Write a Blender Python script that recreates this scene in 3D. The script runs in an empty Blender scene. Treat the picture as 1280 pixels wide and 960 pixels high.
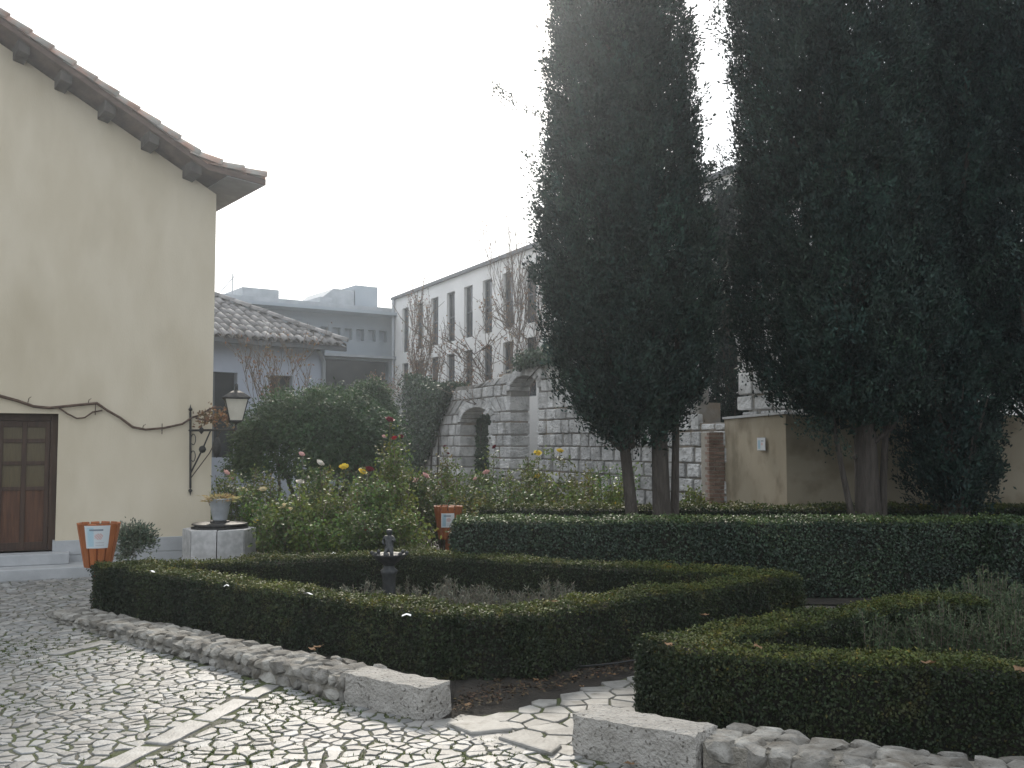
import bpy, bmesh, math, random
import numpy as np
from mathutils import Vector, Matrix

random.seed(7)
RNG = np.random.default_rng(7)
scene = bpy.context.scene
COL = scene.collection

# ------------------------------------------------------------------ camera
F, U0, V0, HOR, CAMZ = 1250.0, 640.0, 480.0, 556.0, 1.6
PITCH = math.atan((HOR - V0) / F)
cam_data = bpy.data.cameras.new("camera")
cam_data.sensor_width = 36.0
cam_data.lens = F / 1280.0 * 36.0
cam_data.clip_start = 0.05
cam_data.clip_end = 1000.0
cam = bpy.data.objects.new("camera", cam_data)
COL.objects.link(cam)
cam.location = (0, 0, CAMZ)
cam.rotation_euler = (math.radians(90) + PITCH, 0, 0)
scene.camera = cam

# ------------------------------------------------------------------ sky, sun, exposure
SUN_EL, SUN_AZ = 33.0, -7.0
world = bpy.data.worlds.new("World")
scene.world = world
world.use_nodes = True
wn, wl = world.node_tree.nodes, world.node_tree.links
wn.clear()
w_out = wn.new("ShaderNodeOutputWorld")
w_bg = wn.new("ShaderNodeBackground")
w_sky = wn.new("ShaderNodeTexSky")
w_sky.sky_type = 'NISHITA'
w_sky.sun_disc = False
w_sky.sun_elevation = math.radians(SUN_EL)
w_sky.sun_rotation = math.radians(SUN_AZ)
w_sky.dust_density = 6.0
w_mix = wn.new("ShaderNodeMixRGB")            # thin bright cloud over the whole sky
w_mix.inputs[0].default_value = 0.8
w_mix.inputs[2].default_value = (12.2, 13.0, 13.9, 1)
wl.new(w_sky.outputs[0], w_mix.inputs[1])
wl.new(w_mix.outputs[0], w_bg.inputs[0])
w_bg.inputs[1].default_value = 0.11
wl.new(w_bg.outputs[0], w_out.inputs[0])

sun_data = bpy.data.lights.new("sun", 'SUN')
sun_data.energy = 3.4
sun_data.angle = math.radians(10)
sun_data.color = (1.0, 0.92, 0.8)
sun = bpy.data.objects.new("sun", sun_data)
COL.objects.link(sun)
_az, _el = math.radians(SUN_AZ), math.radians(SUN_EL)
SUNDIR = Vector((math.sin(_az) * math.cos(_el), math.cos(_az) * math.cos(_el), math.sin(_el)))
sun.rotation_euler = SUNDIR.to_track_quat('Z', 'Y').to_euler()
sun.location = SUNDIR * 60

scene.view_settings.view_transform = 'Standard'
scene.view_settings.look = 'None'
scene.view_settings.gamma = 1.0
scene.view_settings.exposure = 0.0
scene.render.engine = 'CYCLES'
scene.cycles.use_denoising = True
scene.cycles.max_bounces = 6
scene.cycles.diffuse_bounces = 3
scene.cycles.glossy_bounces = 2
scene.cycles.transmission_bounces = 4
scene.cycles.volume_bounces = 1
scene.cycles.transparent_max_bounces = 4

# ------------------------------------------------------------------ measuring helpers
_fw = Vector((0, math.cos(PITCH), math.sin(PITCH)))
_up = Vector((0, -math.sin(PITCH), math.cos(PITCH)))
CAM = Vector((0, 0, CAMZ))
def ray(u, v):
    return Vector((1, 0, 0)) * ((u - U0) / F) + _up * ((V0 - v) / F) + _fw
def G(u, v, z=0.0):                      # sighted point on the level z
    r = ray(u, v)
    return CAM + r * ((z - CAMZ) / r.z)
def D(u, v, y):                          # sighted point at distance y
    r = ray(u, v)
    return CAM + r * (y / r.y)
def HP(u, v, o, n):                      # sighted point on a plane
    r = ray(u, v)
    return CAM + r * ((Vector(o) - CAM).dot(Vector(n)) / r.dot(Vector(n)))

# ------------------------------------------------------------------ materials
MATS = {}
def material(name, c1, c2=None, rough=0.8, scale=6.0, detail=5.0, lo=0.35, hi=0.65, bump=0.0, bscale=40.0, tint=False, objrand=0.0,
             spec=0.4, metal=0.0, transl=0.0, c3=None, scale3=1.2, lo3=0.5, hi3=0.7, space='world', stretch=None, bdist=0.02):
    m = bpy.data.materials.new(name)
    m.use_nodes = True
    n, l = m.node_tree.nodes, m.node_tree.links
    b = n["Principled BSDF"]
    b.inputs["Roughness"].default_value = rough
    b.inputs["Metallic"].default_value = metal
    b.inputs["Specular IOR Level"].default_value = spec
    if space == 'world':
        pos = n.new("ShaderNodeNewGeometry").outputs["Position"]
    else:
        pos = n.new("ShaderNodeTexCoord").outputs["Object"]
    if stretch:
        mp = n.new("ShaderNodeMapping")
        mp.inputs["Scale"].default_value = stretch
        l.new(pos, mp.inputs[0]); pos = mp.outputs[0]
    def noise(sc, det, lo_, hi_):
        t = n.new("ShaderNodeTexNoise")
        t.inputs["Scale"].default_value = sc
        t.inputs["Detail"].default_value = det
        l.new(pos, t.inputs["Vector"])
        r = n.new("ShaderNodeMapRange")
        r.inputs[1].default_value = lo_; r.inputs[2].default_value = hi_
        l.new(t.outputs[0], r.inputs[0])
        return r.outputs[0]
    def mix(fac, a, bb, mode='MIX'):
        x = n.new("ShaderNodeMixRGB"); x.blend_type = mode
        for i, s in enumerate((fac, a, bb)):
            if isinstance(s, (int, float)): x.inputs[i].default_value = s
            elif isinstance(s, tuple): x.inputs[i].default_value = (*s[:3], 1)
            else: l.new(s, x.inputs[i])
        return x.outputs[0]
    col = mix(noise(scale, detail, lo, hi), c1, c2 or c1)
    if c3:
        col = mix(noise(scale3, 4.0, lo3, hi3), col, c3)
    if tint:
        at = n.new("ShaderNodeAttribute"); at.attribute_name = "tint"
        col = mix(1.0, col, at.outputs["Color"], 'MULTIPLY')
    if objrand:
        oi = n.new("ShaderNodeObjectInfo")
        mr = n.new("ShaderNodeMapRange")
        mr.inputs[3].default_value = 1 - objrand; mr.inputs[4].default_value = 1 + objrand
        l.new(oi.outputs["Random"], mr.inputs[0])
        col = mix(1.0, col, mr.outputs[0], 'MULTIPLY')
    l.new(col, b.inputs["Base Color"])
    if bump:
        t = n.new("ShaderNodeTexNoise")
        t.inputs["Scale"].default_value = bscale; t.inputs["Detail"].default_value = 6.0
        l.new(pos, t.inputs["Vector"])
        bn = n.new("ShaderNodeBump")
        bn.inputs["Strength"].default_value = bump; bn.inputs["Distance"].default_value = bdist
        l.new(t.outputs[0], bn.inputs["Height"]); l.new(bn.outputs[0], b.inputs["Normal"])
    if transl:
        tr = n.new("ShaderNodeBsdfTranslucent"); l.new(col, tr.inputs[0])
        ms = n.new("ShaderNodeMixShader"); ms.inputs[0].default_value = transl
        l.new(b.outputs[0], ms.inputs[1]); l.new(tr.outputs[0], ms.inputs[2])
        l.new(ms.outputs[0], n["Material Output"].inputs["Surface"])
    MATS[name] = m
    return m

material("earth", (.02, .017, .013), (.038, .031, .024), .95, 5, bump=.8, bscale=30)
material("gravel", (.09, .08, .065), (.14, .125, .105), .95, 8, bump=.6, bscale=60)
material("mortar", (.1, .094, .075), (.155, .145, .118), .95, 14, bump=.8, bscale=60, c3=(.068, .08, .03), scale3=2.6, lo3=.4, hi3=.55)
material("cobble", (.205, .2, .19), (.31, .302, .288), .55, 9, bump=.5, bscale=70, tint=True, bdist=.008, c3=(.2, .19, .165), scale3=14, lo3=.56, hi3=.75, spec=.5)
material("flag", (.2, .192, .175), (.3, .288, .265), .6, 7, bump=.45, bscale=50, objrand=.2, bdist=.01, c3=(.12, .112, .092), scale3=9, lo3=.55, hi3=.75)
material("rubble", (.17, .158, .137), (.33, .315, .285), .85, 9, bump=1.0, bscale=45, objrand=.3, c3=(.11, .095, .075), scale3=7, lo3=.5, hi3=.7)
material("travertine", (.33, .31, .28), (.43, .405, .37), .85, 10, bump=1.0, bscale=55, c3=(.1, .09, .075), scale3=42, lo3=.6, hi3=.68, bdist=.03)
material("rubble_mortar", (.2, .185, .155), (.3, .275, .235), .95, 20, bump=1, bscale=80)
material("wall_block", (.52, .515, .505), (.7, .69, .675), .9, 4, bump=1.0, bscale=20, objrand=.24, c3=(.33, .325, .315), scale3=3.5, lo3=.48, hi3=.72, bdist=.06)
material("wall_core", (.2, .19, .17), (.3, .285, .26), .95, 6, bump=1, bscale=18, c3=(.26, .2, .14), scale3=1.2)
material("stucco", (.59, .515, .39), (.64, .565, .44), .92, 2.4, bump=.25, bscale=60, c3=(.46, .39, .275), scale3=.75, lo3=.46, hi3=.74, bdist=.006, stretch=(1.3, 1.3, .5))
material("plinth_stone", (.36, .365, .37), (.43, .435, .44), .85, 5, bump=.3, bscale=60, bdist=.008)
material("well_stone", (.38, .375, .365), (.52, .51, .5), .85, 14, bump=.4, bscale=60, objrand=.1, c3=(.3, .29, .28), scale3=5, lo3=.5, hi3=.8, bdist=.01)
material("blue_render", (.42, .46, .54), (.48, .52, .6), .92, 2, bump=.2, bscale=40)
material("pale_render", (.76, .74, .71), (.82, .8, .77), .92, 1.0, bump=.15, bscale=30)
material("ochre", (.32, .27, .19), (.37, .315, .23), .92, 1.5, bump=.3, bscale=50, c3=(.22, .18, .12), scale3=2.5, bdist=.008)
material("brick", (.24, .145, .11), (.34, .24, .19), .9, 9, bump=.5, bscale=60, objrand=.25)
material("brick_mortar", (.36, .32, .27), (.42, .38, .32), .95, 20, bump=.5)
material("roof_tile", (.36, .22, .165), (.42, .28, .22), .85, 6, bump=.4, bscale=50, objrand=.22, c3=(.34, .315, .28), scale3=5.5, lo3=.4, hi3=.56)
material("old_tile", (.19, .18, .175), (.28, .265, .255), .85, 6, bump=.4, bscale=40, objrand=.3)
material("eave_wood", (.10, .066, .052), (.15, .10, .08), .8, 4, bump=.4, bscale=30, stretch=(1, 1, 4))
material("beam_wood", (.06, .05, .045), (.09, .075, .065), .85, 6, bump=.5, bscale=30)
material("eave_plank", (.32, .3, .31), (.38, .355, .365), .8, 5, bump=.3, bscale=30)
material("door_wood", (.07, .03, .016), (.115, .052, .027), .5, 5, bump=.3, bscale=30, stretch=(6, 6, .6))
material("door_frame", (.045, .025, .017), (.07, .04, .026), .55, 5, bump=.2, stretch=(6, 6, .6))
material("curtain", (.08, .06, .03), (.11, .083, .04), .3, 8, stretch=(14, 14, 1))
material("dark_panel", (.28, .32, .36), (.33, .365, .4), .6, 1)
material("roof_edge", (.09, .095, .1), (.13, .135, .14), .6, 3)
material("dark_glass", (.025, .028, .032), (.05, .052, .055), .15, 1.5, spec=.6)
material("strip_glass", (.35, .4, .45), (.5, .55, .6), .1, 2)
material("zinc", (.3, .32, .34), (.38, .4, .42), .4, 3, metal=.3)
material("iron", (.028, .027, .027), (.05, .046, .042), .55, 30, bump=.4, bscale=90, metal=.3)
material("rust_iron", (.06, .04, .03), (.09, .06, .045), .7, 30, bump=.4)
material("bronze", (.02, .022, .024), (.045, .046, .046), .55, 25, bump=.3, bscale=90, spec=.6)
material("bucket_zinc", (.42, .44, .46), (.52, .54, .56), .5, 12, metal=.35)
material("lamp_glass", (.72, .68, .58), (.8, .76, .66), .35, 10, transl=.35)
material("white_bulb", (.75, .8, .85), (.8, .85, .9), .3)
material("orange_wood", (.28, .085, .026), (.38, .125, .042), .5, 5, bump=.25, bscale=30, stretch=(8, 8, .8), objrand=.15)
material("plate", (.92, .92, .92), (1, 1, 1), .35, 5, tint=True, spec=.5)
material("terracotta", (.42, .17, .09), (.5, .22, .12), .8, 8)
material("rubber", (.02, .02, .02), (.03, .03, .03), .6)
material("bark", (.06, .05, .042), (.105, .088, .074), .95, 5, bump=1.0, bscale=16, stretch=(5, 5, .7), bdist=.05)
material("twig", (.13, .10, .08), (.2, .16, .13), .95, 5)
material("vine_bark", (.085, .055, .042), (.14, .095, .07), .95, 20, bump=.7, bscale=60)
material("hedge_core", (.012, .012, .008), (.02, .018, .012), 1.0, 20, bump=.6)
material("hedge_leaf", (.022, .035, .015), (.038, .053, .021), .6, 3.5, tint=True, transl=.2, c3=(.07, .07, .027), scale3=6, lo3=.55, hi3=.78, spec=.3)
material("tall_leaf", (.022, .044, .025), (.036, .062, .032), .52, 3, tint=True, transl=.12, spec=.5)
material("cypress_leaf", (.013, .027, .022), (.025, .043, .032), .7, 1.5, tint=True, transl=.1, spec=.25)
material("cypress_brown", (.06, .04, .024), (.08, .055, .03), .9, 3, tint=True)
material("laurel_leaf", (.045, .088, .036), (.075, .125, .055), .62, 1.4, tint=True, transl=.26)
material("ivy_leaf", (.03, .058, .026), (.05, .085, .036), .5, 2, tint=True, transl=.12)
material("rose_leaf", (.07, .112, .036), (.125, .165, .055), .5, 1.8, tint=True, transl=.38, c3=(.14, .14, .04), scale3=2.2, lo3=.55, hi3=.75)
material("grey_leaf", (.115, .115, .088), (.17, .17, .13), .85, 5, tint=True, transl=.12)
material("rosemary_leaf", (.06, .085, .042), (.095, .125, .062), .8, 5, tint=True, transl=.12)
material("dead_leaf", (.2, .115, .06), (.29, .18, .1), .85, 10, tint=True, transl=.25)
material("pot_leaf", (.12, .15, .1), (.18, .21, .15), .6, 6, tint=True, transl=.15)
material("straw_leaf", (.42, .33, .15), (.5, .4, .2), .8, 6, tint=True, transl=.2)
material("grass", (.07, .1, .022), (.11, .14, .035), .7, 5, tint=True, transl=.2)
material("petal_yellow", (.82, .6, .05), (.85, .66, .1), .6, 10, transl=.2)
material("petal_white", (.8, .77, .72), (.82, .76, .7), .6, 10, transl=.2)
material("petal_cream", (.78, .66, .4), (.8, .7, .48), .6, 10, transl=.2)
material("petal_pink", (.72, .42, .42), (.78, .52, .5), .6, 10, transl=.2)
material("petal_red", (.4, .015, .03), (.5, .03, .045), .6, 10, transl=.2)
material("petal_dark", (.13, .008, .02), (.18, .012, .028), .6, 10, transl=.2)
material("paper", (.8, .8, .8), (.85, .85, .85), .7)

# ------------------------------------------------------------------ object helpers
class MB:
    """collects verts and faces of ONE part, with a tint per vertex"""
    def __init__(s): s.v, s.f, s.t = [], [], []
    def add(s, vs, fs, tint=(1, 1, 1)):
        o = len(s.v)
        s.v += [tuple(p) for p in vs]
        s.f += [tuple(i + o for i in f) for f in fs]
        s.t += [tint] * len(vs)
    def hexa(s, b4, t4, tint=(1, 1, 1)):
        s.add(list(b4) + list(t4), [(3, 2, 1, 0), (4, 5, 6, 7), (0, 1, 5, 4), (1, 2, 6, 5), (2, 3, 7, 6), (3, 0, 4, 7)], tint)
    def box(s, lo, hi, T=None):
        T = T or (lambda a, b, c: (a, b, c))
        (x0, y0, z0), (x1, y1, z1) = lo, hi
        s.hexa([T(x0, y0, z0), T(x1, y0, z0), T(x1, y1, z0), T(x0, y1, z0)], [T(x0, y0, z1), T(x1, y0, z1), T(x1, y1, z1), T(x0, y1, z1)])
    def tube(s, pts, radii, n=7, cap=True):
        pts = [Vector(p) for p in pts]
        if isinstance(radii, (int, float)): radii = [radii] * len(pts)
        o = len(s.v); ref = None
        for i, p in enumerate(pts):
            d = (pts[min(i + 1, len(pts) - 1)] - pts[max(i - 1, 0)])
            d = d.normalized() if d.length > 1e-9 else Vector((0, 0, 1))
            if ref is None: ref = d.orthogonal().normalized()
            ref = (ref - d * ref.dot(d))
            ref = ref.normalized() if ref.length > 1e-6 else d.orthogonal().normalized()
            q = d.cross(ref)
            for k in range(n):
                a = 2 * math.pi * k / n
                s.v.append(tuple(p + (ref * math.cos(a) + q * math.sin(a)) * radii[i])); s.t.append((1, 1, 1))
        for i in range(len(pts) - 1):
            for k in range(n):
                s.f.append((o + i * n + k, o + i * n + (k + 1) % n, o + (i + 1) * n + (k + 1) % n, o + (i + 1) * n + k))
        if cap:
            s.f.append(tuple(o + k for k in range(n))[::-1]); s.f.append(tuple(o + (len(pts) - 1) * n + k for k in range(n)))
    def lathe(s, prof, n=20, c=(0, 0, 0), wob=None, cap=True):
        o = len(s.v)
        for j, (r, z) in enumerate(prof):
            for k in range(n):
                a = 2 * math.pi * k / n
                rr = r * (wob(a, j) if wob else 1)
                s.v.append((c[0] + rr * math.cos(a), c[1] + rr * math.sin(a), c[2] + z)); s.t.append((1, 1, 1))
        for j in range(len(prof) - 1):
            for k in range(n):
                s.f.append((o + j * n + k, o + j * n + (k + 1) % n, o + (j + 1) * n + (k + 1) % n, o + (j + 1) * n + k))
        if cap:
            s.f.append(tuple(o + k for k in range(n))[::-1]); s.f.append(tuple(o + (len(prof) - 1) * n + k for k in range(n)))
    def mesh(s, name, mat, tint=False):
        me = bpy.data.meshes.new(name)
        me.from_pydata(s.v, [], s.f)
        me.materials.append(MATS[mat])
        if tint: put_tint(me, np.array(s.t, dtype=np.float32))
        me.update()
        return me
    def build(s, name, mat, parent=None, smooth=False, tint=False, bevel=0.0):
        ob = link(name, s.mesh(name, mat, tint), parent)
        if smooth: shade(ob)
        if bevel:
            b = ob.modifiers.new("bevel", 'BEVEL'); b.width = bevel; b.segments = 2; b.limit_method = 'ANGLE'
        return ob

def put_tint(me, t):
    at = me.color_attributes.new("tint", 'FLOAT_COLOR', 'POINT')
    d = np.ones((len(me.vertices), 4), dtype=np.float32); d[:, :3] = t
    at.data.foreach_set("color", d.ravel())
def link(name, data, parent=None):
    ob = bpy.data.objects.new(name, data); COL.objects.link(ob)
    if parent is not None: ob.parent = parent
    return ob
def shade(ob):
    ob.data.polygons.foreach_set("use_smooth", [True] * len(ob.data.polygons)); ob.data.update()
def tag(o, label=None, cat=None, group=None, kind=None):
    if label: o["label"] = label
    if cat: o["category"] = cat
    if group: o["group"] = group
    if kind: o["kind"] = kind
    return o
def thing(name, label, cat, loc=(0, 0, 0), rz=0.0, group=None):
    o = link(name, None); o.location = loc; o.rotation_euler = (0, 0, rz); o.empty_display_size = .2
    return tag(o, label, cat, group)

def quads(name, V, mat, parent=None, tint=None, kind='stuff'):
    """V: (N,4,3) array, one quad per leaf -> one mesh"""
    N = len(V)
    me = bpy.data.meshes.new(name)
    me.vertices.add(N * 4); me.loops.add(N * 4); me.polygons.add(N)
    me.vertices.foreach_set("co", V.astype(np.float32).ravel())
    me.loops.foreach_set("vertex_index", np.arange(N * 4, dtype=np.int32))
    me.polygons.foreach_set("loop_start", np.arange(0, N * 4, 4, dtype=np.int32))
    me.polygons.foreach_set("loop_total", np.full(N, 4, dtype=np.int32))
    me.materials.append(MATS[mat])
    if tint is None: tint = np.ones((N, 3))
    put_tint(me, np.repeat(tint, 4, axis=0))
    me.update(); me.validate()
    o = link(name, me, parent)
    if kind: o["kind"] = kind
    return o
def unit(a): return a / np.maximum(np.linalg.norm(a, axis=1, keepdims=True), 1e-9)
def leaves(P, Dr, Nn, L, W, fold=.25, wide=.45):
    """P base points, Dr leaf directions, Nn approximate normals"""
    Dr = unit(Dr); S = unit(np.cross(Dr, Nn)); Nn = np.cross(S, Dr)
    L = np.asarray(L).reshape(-1, 1) * np.ones((len(P), 1)); W = np.asarray(W).reshape(-1, 1) * np.ones((len(P), 1))
    V = np.empty((len(P), 4, 3))
    V[:, 0] = P
    V[:, 1] = P + Dr * L * wide + S * W * .5 + Nn * W * fold
    V[:, 2] = P + Dr * L
    V[:, 3] = P + Dr * L * wide - S * W * .5 + Nn * W * fold
    return V
def rnd(n, k=3): return RNG.normal(size=(n, k))
def bright(n, lo=.7, hi=1.3, hue=.12):
    b = RNG.uniform(lo, hi, (n, 1)); return b * (1 + RNG.uniform(-hue, hue, (n, 3)) * np.array([[1, .4, .6]]))
def wob(x, y, z=0.0, s=1.0):
    x, y, z = x * s, y * s, z * s
    return (np.sin(x * 2.1 + 1.3 * np.sin(y * 1.7 + z)) + np.sin(y * 2.7 + 1.1 * np.sin(z * 2.3 + x * 1.3) + 1.1) + np.sin(z * 2.4 + x * 1.1 + y * .7 + 2.3)) / 3

def grid_wall(T, a0, a1, z0, z1, ops, depth, name, mat, parent, topf=None):
    """wall face with real openings (a0,a1,z0,z1) and reveals of the given depth; T(a, w, z) -> world, w grows inwards"""
    A = sorted({a0, a1, *[v for o in ops for v in o[:2]]}); Z = sorted({z0, z1, *[v for o in ops for v in o[2:]]})
    mb = MB()
    for i in range(len(A) - 1):
        for j in range(len(Z) - 1):
            ca, cz = (A[i] + A[i + 1]) / 2, (Z[j] + Z[j + 1]) / 2
            if any(o[0] < ca < o[1] and o[2] < cz < o[3] for o in ops): continue
            mb.add([T(A[i], 0, Z[j]), T(A[i + 1], 0, Z[j]), T(A[i + 1], 0, Z[j + 1]), T(A[i], 0, Z[j + 1])], [(0, 1, 2, 3)])
    for o in ops:
        c = [(o[0], o[2]), (o[1], o[2]), (o[1], o[3]), (o[0], o[3])]
        for k in range(4):
            p, q = c[k], c[(k + 1) % 4]
            mb.add([T(p[0], 0, p[1]), T(q[0], 0, q[1]), T(q[0], depth, q[1]), T(p[0], depth, p[1])], [(0, 1, 2, 3)])
    if topf:
        topf(mb)
    return mb.build(name, mat, parent)

# ------------------------------------------------------------------ ground
g = MB(); g.add([(-90, -60, -.03), (90, -60, -.03), (90, 120, -.03), (-90, 120, -.03)], [(0, 1, 2, 3)])
ground = g.build("ground", "gravel"); tag(ground, "bare gravel ground under the whole courtyard", kind="structure")

KW0, KW1 = G(57, 775), G(427, 880)                     # foot of the long rubble edging
BL_A, BL_B = G(427, 880), G(531, 903)                  # foot of its end block
B2_A, B2_B = G(714, 945), G(872, 977)                  # foot of the second block
FAC_T = Vector((.907, .422, 0)).normalized()
FAC_N = Vector((FAC_T.y, -FAC_T.x, 0))                 # towards the court
HC = Vector((-4.02, 13.42, 0))                         # corner of the house

def inpoly(p, poly):
    x, y = p[0], p[1]; c = False
    for i in range(len(poly)):
        x1, y1 = poly[i][0], poly[i][1]; x2, y2 = poly[i - 1][0], poly[i - 1][1]
        if (y1 > y) != (y2 > y) and x < (x2 - x1) * (y - y1) / (y2 - y1) + x1: c = not c
    return c
STEP_F = [HC - FAC_T * .9 + FAC_N * .66, HC - FAC_T * 7 + FAC_N * .66]
PLAZA = [(-8.2, 2.6), (3.2, 2.6), (2.6, 4.0), (1.6, 4.4), tuple(B2_B[:2]), tuple(B2_A[:2]), (.30, 5.36), (-.28, 5.84), tuple(BL_B[:2]), tuple(BL_A[:2]),
         tuple(KW0[:2]), (KW0.x + .3, KW0.y + .35), (-4.15, 10.4), (-3.3, 11.9), tuple((HC - FAC_T * .5 + FAC_N * .1)[:2]), tuple((HC - FAC_T * .95 + FAC_N * .1)[:2]), tuple(STEP_F[0][:2]), tuple(STEP_F[1][:2])]
mb = MB(); mb.add([(p[0], p[1], .003) for p in PLAZA], [tuple(range(len(PLAZA)))])
plaza = mb.build("cobbled_plaza", "mortar"); tag(plaza, "cobbled court of small pale stones with mossy joints", kind="structure")

def voronoi(pts, reach):
    """cells of scattered points by clipping against near neighbours"""
    grid = {}
    for i, p in enumerate(pts): grid.setdefault((int(p[0] // reach), int(p[1] // reach)), []).append(i)
    out = []
    for i, p in enumerate(pts):
        gx, gy = int(p[0] // reach), int(p[1] // reach)
        nb = [j for a in (-1, 0, 1) for b in (-1, 0, 1) for j in grid.get((gx + a, gy + b), ()) if j != i]
        nb.sort(key=lambda j: (pts[j][0] - p[0]) ** 2 + (pts[j][1] - p[1]) ** 2)
        poly = [(p[0] - reach * .8, p[1] - reach * .8), (p[0] + reach * .8, p[1] - reach * .8), (p[0] + reach * .8, p[1] + reach * .8), (p[0] - reach * .8, p[1] + reach * .8)]
        for j in nb[:16]:
            q = pts[j]; nx, ny = q[0] - p[0], q[1] - p[1]; k = (q[0] ** 2 + q[1] ** 2 - p[0] ** 2 - p[1] ** 2) / 2
            new = []
            for a in range(len(poly)):
                s, e = poly[a - 1], poly[a]
                ds, de = nx * s[0] + ny * s[1] - k, nx * e[0] + ny * e[1] - k
                if (ds <= 0) != (de <= 0):
                    t = ds / (ds - de); new.append((s[0] + (e[0] - s[0]) * t, s[1] + (e[1] - s[1]) * t))
                if de <= 0: new.append(e)
            poly = new
            if len(poly) < 3: break
        out.append(poly)
    return out
def stone_from(poly, gap, h, z0=-.012, rnd_in=.86, tilt=.05, bev=.006):
    """verts and faces of one flat-topped stone"""
    n = len(poly); cx = sum(p[0] for p in poly) / n; cy = sum(p[1] for p in poly) / n
    R = sum(math.hypot(p[0] - cx, p[1] - cy) for p in poly) / n
    k = max(.5, 1 - gap / max(R, .01))
    tx, ty = random.uniform(-tilt, tilt), random.uniform(-tilt, tilt)
    ring = []
    for p in poly:
        kk = k * random.uniform(.88, 1.04); ring.append(((p[0] - cx) * kk, (p[1] - cy) * kk))
    v = []
    for sc, zz in ((1.0, z0), (.985, h - bev), (rnd_in, h)):
        for x, y in ring: v.append((cx + x * sc, cy + y * sc, zz + (0 if zz == z0 else tx * x + ty * y)))
    v.append((cx, cy, h + .002))
    f = []
    for a in range(n):
        b = (a + 1) % n
        f += [(a, b, n + b, n + a), (n + a, n + b, 2 * n + b, 2 * n + a), (2 * n + a, 2 * n + b, 3 * n)]
    return v, f, (cx, cy)

# drainage strips of longer flat slabs
def strip(p0, p1, w):
    d = (p1 - p0); L = d.length; d.normalize(); nn = Vector((-d.y, d.x, 0)); s = 0.0
    while s < L:
        l = random.uniform(.32, .6); w2 = w * random.uniform(.85, 1.05) / 2
        a, b = p0 + d * (s + .006), p0 + d * min(s + l - .006, L)
        m = MB(); h = random.uniform(.014, .02)
        ring = []
        for sg, e0, e1 in ((-1, a, b), (1, b, a)):
            for k in range(5): ring.append(e0.lerp(e1, k / 4) + nn * sg * w2 * random.uniform(.82, 1.04) + d * random.uniform(-.008, .008))
        v, f, _ = stone_from([(p.x, p.y) for p in ring], .003, h * .7, tilt=.02, rnd_in=.95, bev=.004)
        b_ = random.uniform(.8, 1.1); m.add(v, f, (b_, b_, b_)); m.build("paving_slab", "cobble", plaza, tint=True)
        s += l
    return p0, d, nn, L, w
S1a, S1b = G(345, 856), G(60, 1000)
STRIPS = [strip(S1a, S1b, .16), strip(G(138, 802), G(62, 820), .16)]
def on_strip(p):
    for p0, d, nn, L, w in STRIPS:
        q = Vector((p[0], p[1], 0)) - p0; s = q.dot(d); o = abs(q.dot(nn))
        if -.03 < s < L + .03 and o < w / 2 + .014: return True
    return False

pts = []
C = .074
for i in range(-110, 46):
    for j in range(34, 190):
        if random.random() < .3 + .16 * float(wob(np.float64(i * .08), np.float64(j * .08), 0, 2.2)): continue
        x, y = (i + random.uniform(0, 1)) * C * 1.0, (j + random.uniform(0, 1)) * C
        u_ = U0 + F * x / max(y, .1)
        if y > 4.0 and not (-260 < u_ < 1500): continue
        pts.append((x, y))
cells = voronoi(pts, C * 3.0)
def jag(c):                                             # broken, uneven outline
    out = []
    for a in range(len(c)):
        p, q = c[a - 1], c[a]; l = math.hypot(q[0] - p[0], q[1] - p[1])
        if l < .012: continue
        out.append(p)
        if l > .035:
            t = random.uniform(.3, .7); o = random.uniform(-.16, .08) * l
            out.append((p[0] + (q[0] - p[0]) * t - (q[1] - p[1]) / l * -o, p[1] + (q[1] - p[1]) * t + (q[0] - p[0]) / l * -o))
    return out if len(out) > 2 else c
stones, joints = [], []
for p, c in zip(pts, cells):
    if len(c) < 3 or not inpoly(p, PLAZA) or on_strip(p): continue
    v, f, ctr = stone_from(jag(c), random.uniform(.002, .0095), random.uniform(.006, .012), tilt=.06, rnd_in=.93, bev=.004)
    b = random.choice((random.uniform(.62, .95), random.uniform(.85, 1.1), random.uniform(.95, 1.2))); w_ = random.uniform(-.035, .035)
    stones.append((v, f, ctr, (b * (1 + w_), b, b * (1 - w_))))
    joints.append(c)
def seen_key(s):
    x, y = s[2]; u, v = U0 + F * x / y, HOR + F * CAMZ / y
    inside = -10 < u < 1290 and v < 965
    return (0 if inside else 1, x * x + y * y)
stones.sort(key=seen_key)
for v, f, ctr, t in stones[:300]:
    m = MB(); m.add(v, f, t); m.build("cobble", "cobble", plaza, tint=True)
m = MB()
for v, f, ctr, t in stones[300:]: m.add(v, f, t)
rest = m.build("cobble_field", "cobble", plaza, tint=True); rest["kind"] = "stuff"

# grass in the joints of the cobbles
gp = []
for c in joints:
    for a in range(len(c)):
        x0, y0 = c[a - 1]; x1, y1 = c[a]
        if y0 > 9.5: continue
        if wob(np.float64(x0), np.float64(y0), 0.3, 1.5) + random.uniform(-.5, .5) > .3:
            for _ in range(4):
                t = random.random(); gp.append((x0 + (x1 - x0) * t, y0 + (y1 - y0) * t, 0.003))
gp = np.array(gp); n = len(gp)
gp[:, :2] += RNG.normal(0, .004, (n, 2))
dr = rnd(n) * .7 + np.array([[0, 0, 1.0]]); dr[:, 2] = np.abs(dr[:, 2])
grass = quads("joint_grass", leaves(gp, dr, rnd(n), RNG.uniform(.01, .024, n), .006), "grass", None, bright(n, .5, 1.3, .3))
tag(grass, "short grass and moss growing between the cobbles", "grass", kind="stuff")

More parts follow.
